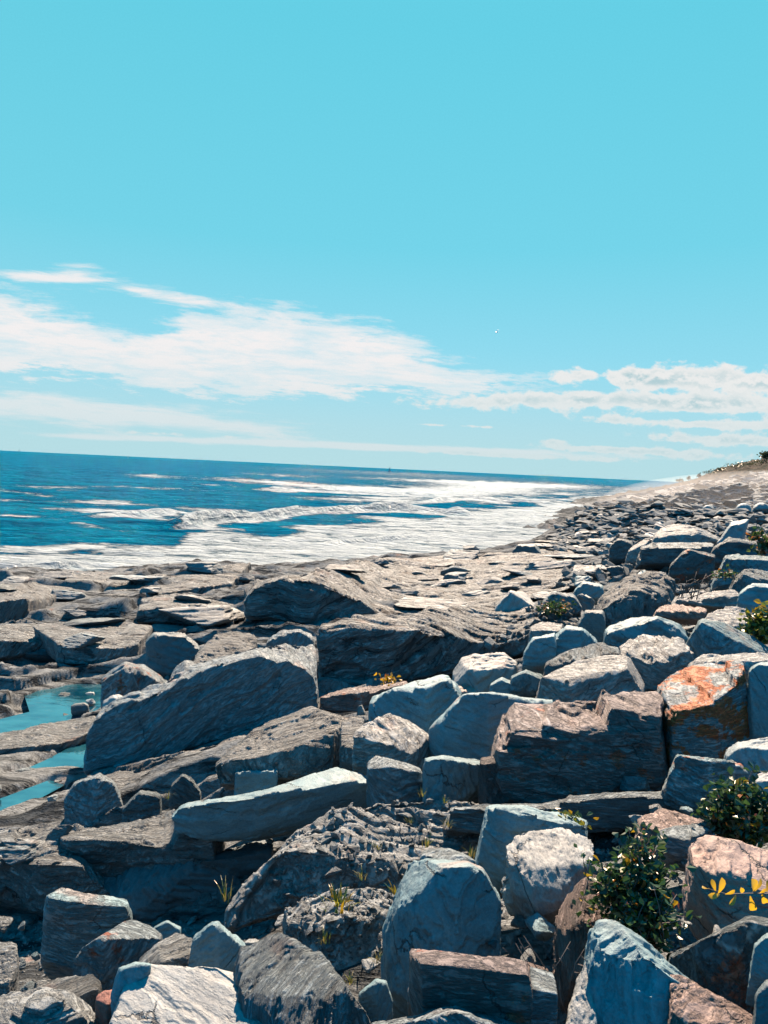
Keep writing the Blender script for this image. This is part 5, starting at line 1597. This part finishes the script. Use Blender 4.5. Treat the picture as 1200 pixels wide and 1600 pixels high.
def sprig():
    rs = np.random.RandomState(5)
    D = 2.75
    path = [pix(1260, 1412, D), pix(1215, 1397, D), pix(1170, 1396, D), pix(1135, 1397, D), pix(1105, 1388, D)]
    base = np.array(path[0])
    root = thing('leafy_sprig', base, "twig with bright yellow paddle-shaped leaves reaching in from the right edge", 'twig')
    V, F = tubes([[q - base for q in path]], .0035, 6)
    mesh_obj('twig', V, F, M_BARK, True, root)
    for k, (px, py, tx, ty) in enumerate(((1108, 1388, 1098, 1383), (1118, 1393, 1112, 1374), (1122, 1396, 1126, 1371), (1124, 1398, 1106, 1398), (1133, 1397, 1147, 1390), (1150, 1398, 1139, 1413), (1160, 1395, 1157, 1386),
                                          (1176, 1393, 1172, 1373), (1178, 1393, 1187, 1373), (1172, 1400, 1176, 1420), (1190, 1396, 1197, 1408), (1198, 1394, 1200, 1376), (1186, 1396, 1196, 1388))):
        a = pix(px, py, D + rs.uniform(-.02, .02)) - base; b = pix(tx, ty, D + rs.uniform(-.04, .04)) - base
        d = b - a; L = np.linalg.norm(d) * 1.05; d = d / np.linalg.norm(d)
        s = np.cross(d, np.array([rs.uniform(-.3, .3), 1, rs.uniform(-.5, .5)])); s /= np.linalg.norm(s); nn = np.cross(d, s)
        prof = ((0, .03), (.2, .08), (.45, .15), (.7, .19), (.88, .15), (1, .03))
        V, F = [], []
        for t, w in prof:
            c = a + d * L * t + nn * L * .12 * math.sin(t * 2.6)
            V += [c - s * L * w + nn * L * w * .35, c, c + s * L * w + nn * L * w * .35]
        for i in range(5):
            j = i * 3
            F += [[j, j + 1, j + 4, j + 3], [j + 1, j + 2, j + 5, j + 4]]
        mesh_obj('leaf', V, F, M_YELLOW, True, root)


sprig()


def twigs(px, py, D, wpx, hpx, n, label, seed, lean=0):
    rs = np.random.RandomState(seed)
    base = pix(px, py, D); w = wpx / FPX * D; h = hpx / FPX * D
    paths = []
    for _ in range(n):
        a = rs.normal(size=3) * np.array([w * .25, w * .1, .01]); 
        e = a + np.array([rs.uniform(-.5, .5) * w + lean * w, rs.uniform(-.2, .2) * w, h * rs.uniform(.3, 1)])
        m = (a + e) / 2 + rs.normal(size=3) * h * .08
        paths.append([a, m, e])
        for _k in range(2):
            t = rs.uniform(.3, .9); q = a + (e - a) * t
            paths.append([q, q + rs.normal(size=3) * np.array([w * .1, w * .05, h * .12])])
    V, F = tubes(paths, .003 * D / 3.7, 5)
    o = mesh_obj('dead_twigs', V, F, M_BARK, True)
    o.location = base
    tag(o, label, 'twigs')


twigs(862, 1522, 3.55, 110, 55, 9, "tangle of thin dead twigs behind the short square block, bottom right of centre", 3)
twigs(1075, 935, 16, 60, 45, 8, "spray of thin dry stems standing in the upper right field", 4, .2)


# ------------------------------------------------------------------ ridge vegetation
def ridge_shrub(px, py, wpx, hpx, label, seed, tree=False):
    D = hit(px, py + 4)
    if D > 300: D = 235
    rs = np.random.RandomState(seed)
    b = pix(px, py, D); w = wpx / FPX * D; h = hpx / FPX * D
    root = thing('pine_tree' if tree else 'ridge_shrub', b, label, 'tree' if tree else 'shrub', None if tree else "dark shrubs along the far ridge")
    if tree:
        V, F = tubes([[(0, 0, -.5), (0.1, 0, h * .5), (0, 0, h)]], h * .04, 6)
        mesh_obj('trunk', V, F, M_BARK, True, root)
        P = rs.normal(size=(420, 3)) * np.array([w * .26, w * .26, h * .15]) + np.array([0, 0, h * .72])
    else:
        P = rs.uniform(-1, 1, (320, 3)); P = P[(P ** 2).sum(1) < 1.2] * np.array([w * .5, w * .5, h * .9])
        P[:, 2] = np.abs(P[:, 2]) * (1 + .4 * np.sin(P[:, 0] * 3 / w * 3))
        V, F = tubes([[(0, 0, -.5), (w * .1 * k, 0, h * .7)] for k in (-2, 0, 2)], h * .04, 5)
        mesh_obj('stems', V, F, M_BARK, True, root)
    V, F = leaves(rs, P, max(h * .22, .3), .2, .8)
    mesh_obj('crown' if tree else 'leaves', V, F, M_FAR, False, root)


RIDGE = ["lowest dark shrub at the seaward end of the far ridge", "second dark shrub up from the seaward end of the far ridge", "slim upright shrub on the lower slope of the far ridge",
         "wide dark shrub on the first knoll of the far ridge", "shrub just right of the first knoll on the far ridge", "widest dark thicket on the middle knoll of the far ridge",
         "dark shrub just right of the middle knoll of the far ridge", "dark shrub just left of the lone tree on the far ridge", "broad dark shrub right of the lone tree, at the frame's edge"]
for i, (px, py, w, h) in enumerate(((1062, 752, 12, 4), (1076, 749, 6, 5), (1092, 745, 5, 5), (1110, 740, 22, 6), (1128, 735, 14, 6), (1150, 730, 34, 8), (1172, 727, 24, 7), (1190, 724, 20, 7), (1215, 720, 30, 9))):
    ridge_shrub(px, py, w, h, RIDGE[i], 60 + i)
ridge_shrub(1197, 722, 15, 15, "small dark tree standing alone on top of the far ridge at the right edge", 80, True)


# ------------------------------------------------------------------ boats, gull
def plain_mat(name, col, rough=.5):
    m, T, b, o = bsdf_mat(name)
    g = T.n('ShaderNodeNewGeometry')
    n = T.noise(g.outputs['Position'], 3.0, 4)
    T.l(T.mix(T.step(n, .3, .7), tuple(c * .8 for c in col), tuple(col)), b.inputs['Base Color'])
    b.inputs['Roughness'].default_value = rough
    return m


M_HULL = plain_mat("boat_hull", (0.07, 0.10, 0.13)); M_SAIL = plain_mat("sail_cloth", (0.20, 0.24, 0.27), .8)  # hull colour paled to look hazed by distance


def sailboat(px, py, L, mast, label, jib=True):
    D = float(seadist(px, py))
    b = pix(px, py, D); b[2] = 0
    root = thing('sailboat', b, label, 'sailboat')
    secs = [(-.5, .22, .9), (-.25, .32, .85), (0, .34, .85), (.25, .26, .95), (.5, .02, 1.25)]
    V, F = [], []
    for x, w, top in secs:
        V += [(x * L, -w * L * .5, top), (x * L, -w * L * .35, .1), (x * L, 0, -.4), (x * L, w * L * .35, .1), (x * L, w * L * .5, top)]
    for i in range(4):
        for k in range(4):
            j = i * 5 + k
            F.append([j, j + 5, j + 6, j + 1])
        F.append([i * 5, i * 5 + 4, i * 5 + 9, i * 5 + 5])
    F.append([0, 1, 2, 3, 4])
    mesh_obj('hull', V, F, M_HULL, False, root)
    V, F = tubes([[(L * .05, 0, .8), (L * .05, 0, mast)]], .14, 6); mesh_obj('mast', V, F, M_HULL, True, root)
    V, F = [], []
    for k in range(9):
        t = k / 8
        for s in range(4):
            f = s / 3
            V.append((L * .04 - f * L * .42 * (1 - t), math.sin(f * 3.1) * .35 * (1 - t), 1.8 + t * (mast - 2.2)))
    for k in range(8):
        for s in range(3):
            j = k * 4 + s
            F.append([j, j + 1, j + 5, j + 4])
    o = mesh_obj('mainsail', V, F, M_SAIL, True, root)
    md = o.modifiers.new('t', 'SOLIDIFY'); md.thickness = .03
    root.rotation_euler = (0, 0, R(35))


sailboat(609, 737.5, 9, 12, "small dark sailing boat far out in the sun glitter, near the middle of the horizon")
sailboat(30, 706.5, 9, 22, "faint tiny sailing boat on the horizon at the far left")


def buoy(px, py):
    D = float(seadist(px, py)); b = pix(px, py, D); b[2] = 0
    root = thing('channel_marker', b, "dark channel marker standing on the horizon, left of centre", 'marker')
    V, F = tubes([[(0, 0, -1), (0, 0, 1.2)]], 2.2, 10); mesh_obj('float', V, F, M_HULL, True, root)
    V, F = tubes([[(s * 1.4, c * 1.4, 1), (s * .4, c * .4, 7)] for s, c in ((1, 1), (1, -1), (-1, 1), (-1, -1))], .3, 5); mesh_obj('frame', V, F, M_HULL, True, root)
    V, F = tubes([[(0, 0, 6.6), (0, 0, 8.4)]], 1.0, 8); mesh_obj('lantern', V, F, M_HULL, True, root)


buoy(200, 716.2)


def gull(px, py, D):
    b = pix(px, py, D)
    me = bpy.data.meshes.new('gull')
    o = bpy.data.objects.new('gull', me); COL.objects.link(o)
    vs = [(0, -.28, 0), (0, -.12, 0), (0, .05, 0), (0, .2, .02), (0, .27, .03),
          (.18, .03, .09), (.40, -.02, .16), (.62, -.14, .08), (-.18, .03, .09), (-.40, -.02, .16), (-.62, -.14, .08)]
    es = [(0, 1), (1, 2), (2, 3), (3, 4), (2, 5), (5, 6), (6, 7), (2, 8), (8, 9), (9, 10)]
    me.from_pydata(vs, es, [])
    sk = o.modifiers.new('skin', 'SKIN')
    rad = [(.05, .012), (.055, .05), (.075, .07), (.045, .045), (.012, .012), (.075, .018), (.06, .012), (.012, .005), (.075, .018), (.06, .012), (.012, .005)]
    for v, r in zip(me.skin_vertices[0].data, rad):
        v.radius = r
    me.skin_vertices[0].data[2].use_root = True
    o.modifiers.new('sub', 'SUBSURF').render_levels = 2
    o.location = b; o.rotation_euler = (R(10), R(-35), R(60))
    me.materials.append(plain_mat("gull_feathers", (0.40, 0.41, 0.43), .7))
    tag(o, "white gull gliding high above the horizon, right of centre", 'gull')


gull(776, 519, 110)

# ------------------------------------------------------------------ sea spray hanging over the far shore
def spray():
    m = bpy.data.materials.new("sea_spray"); m.use_nodes = True
    T = NT(m.node_tree)
    out = T.n('ShaderNodeOutputMaterial')
    v = T.n('ShaderNodeVolumePrincipled')
    v.inputs['Color'].default_value = (0.95, 0.95, 0.96, 1)
    v.inputs['Density'].default_value = 0.0032
    v.inputs['Anisotropy'].default_value = 0.2
    T.l(v.outputs[0], out.inputs['Volume'])
    bm = bmesh.new()
    bmesh.ops.create_icosphere(bm, subdivisions=4, radius=1)
    me = bpy.data.meshes.new("haze"); bm.to_mesh(me); bm.free()
    me.materials.append(m)
    o = bpy.data.objects.new("haze", me); COL.objects.link(o)
    o.location = (98, 150, 2)
    o.scale = (52, 88, 10)
    o.rotation_euler = (0, 0, R(-27))
    tag(o, kind='stuff')


spray()
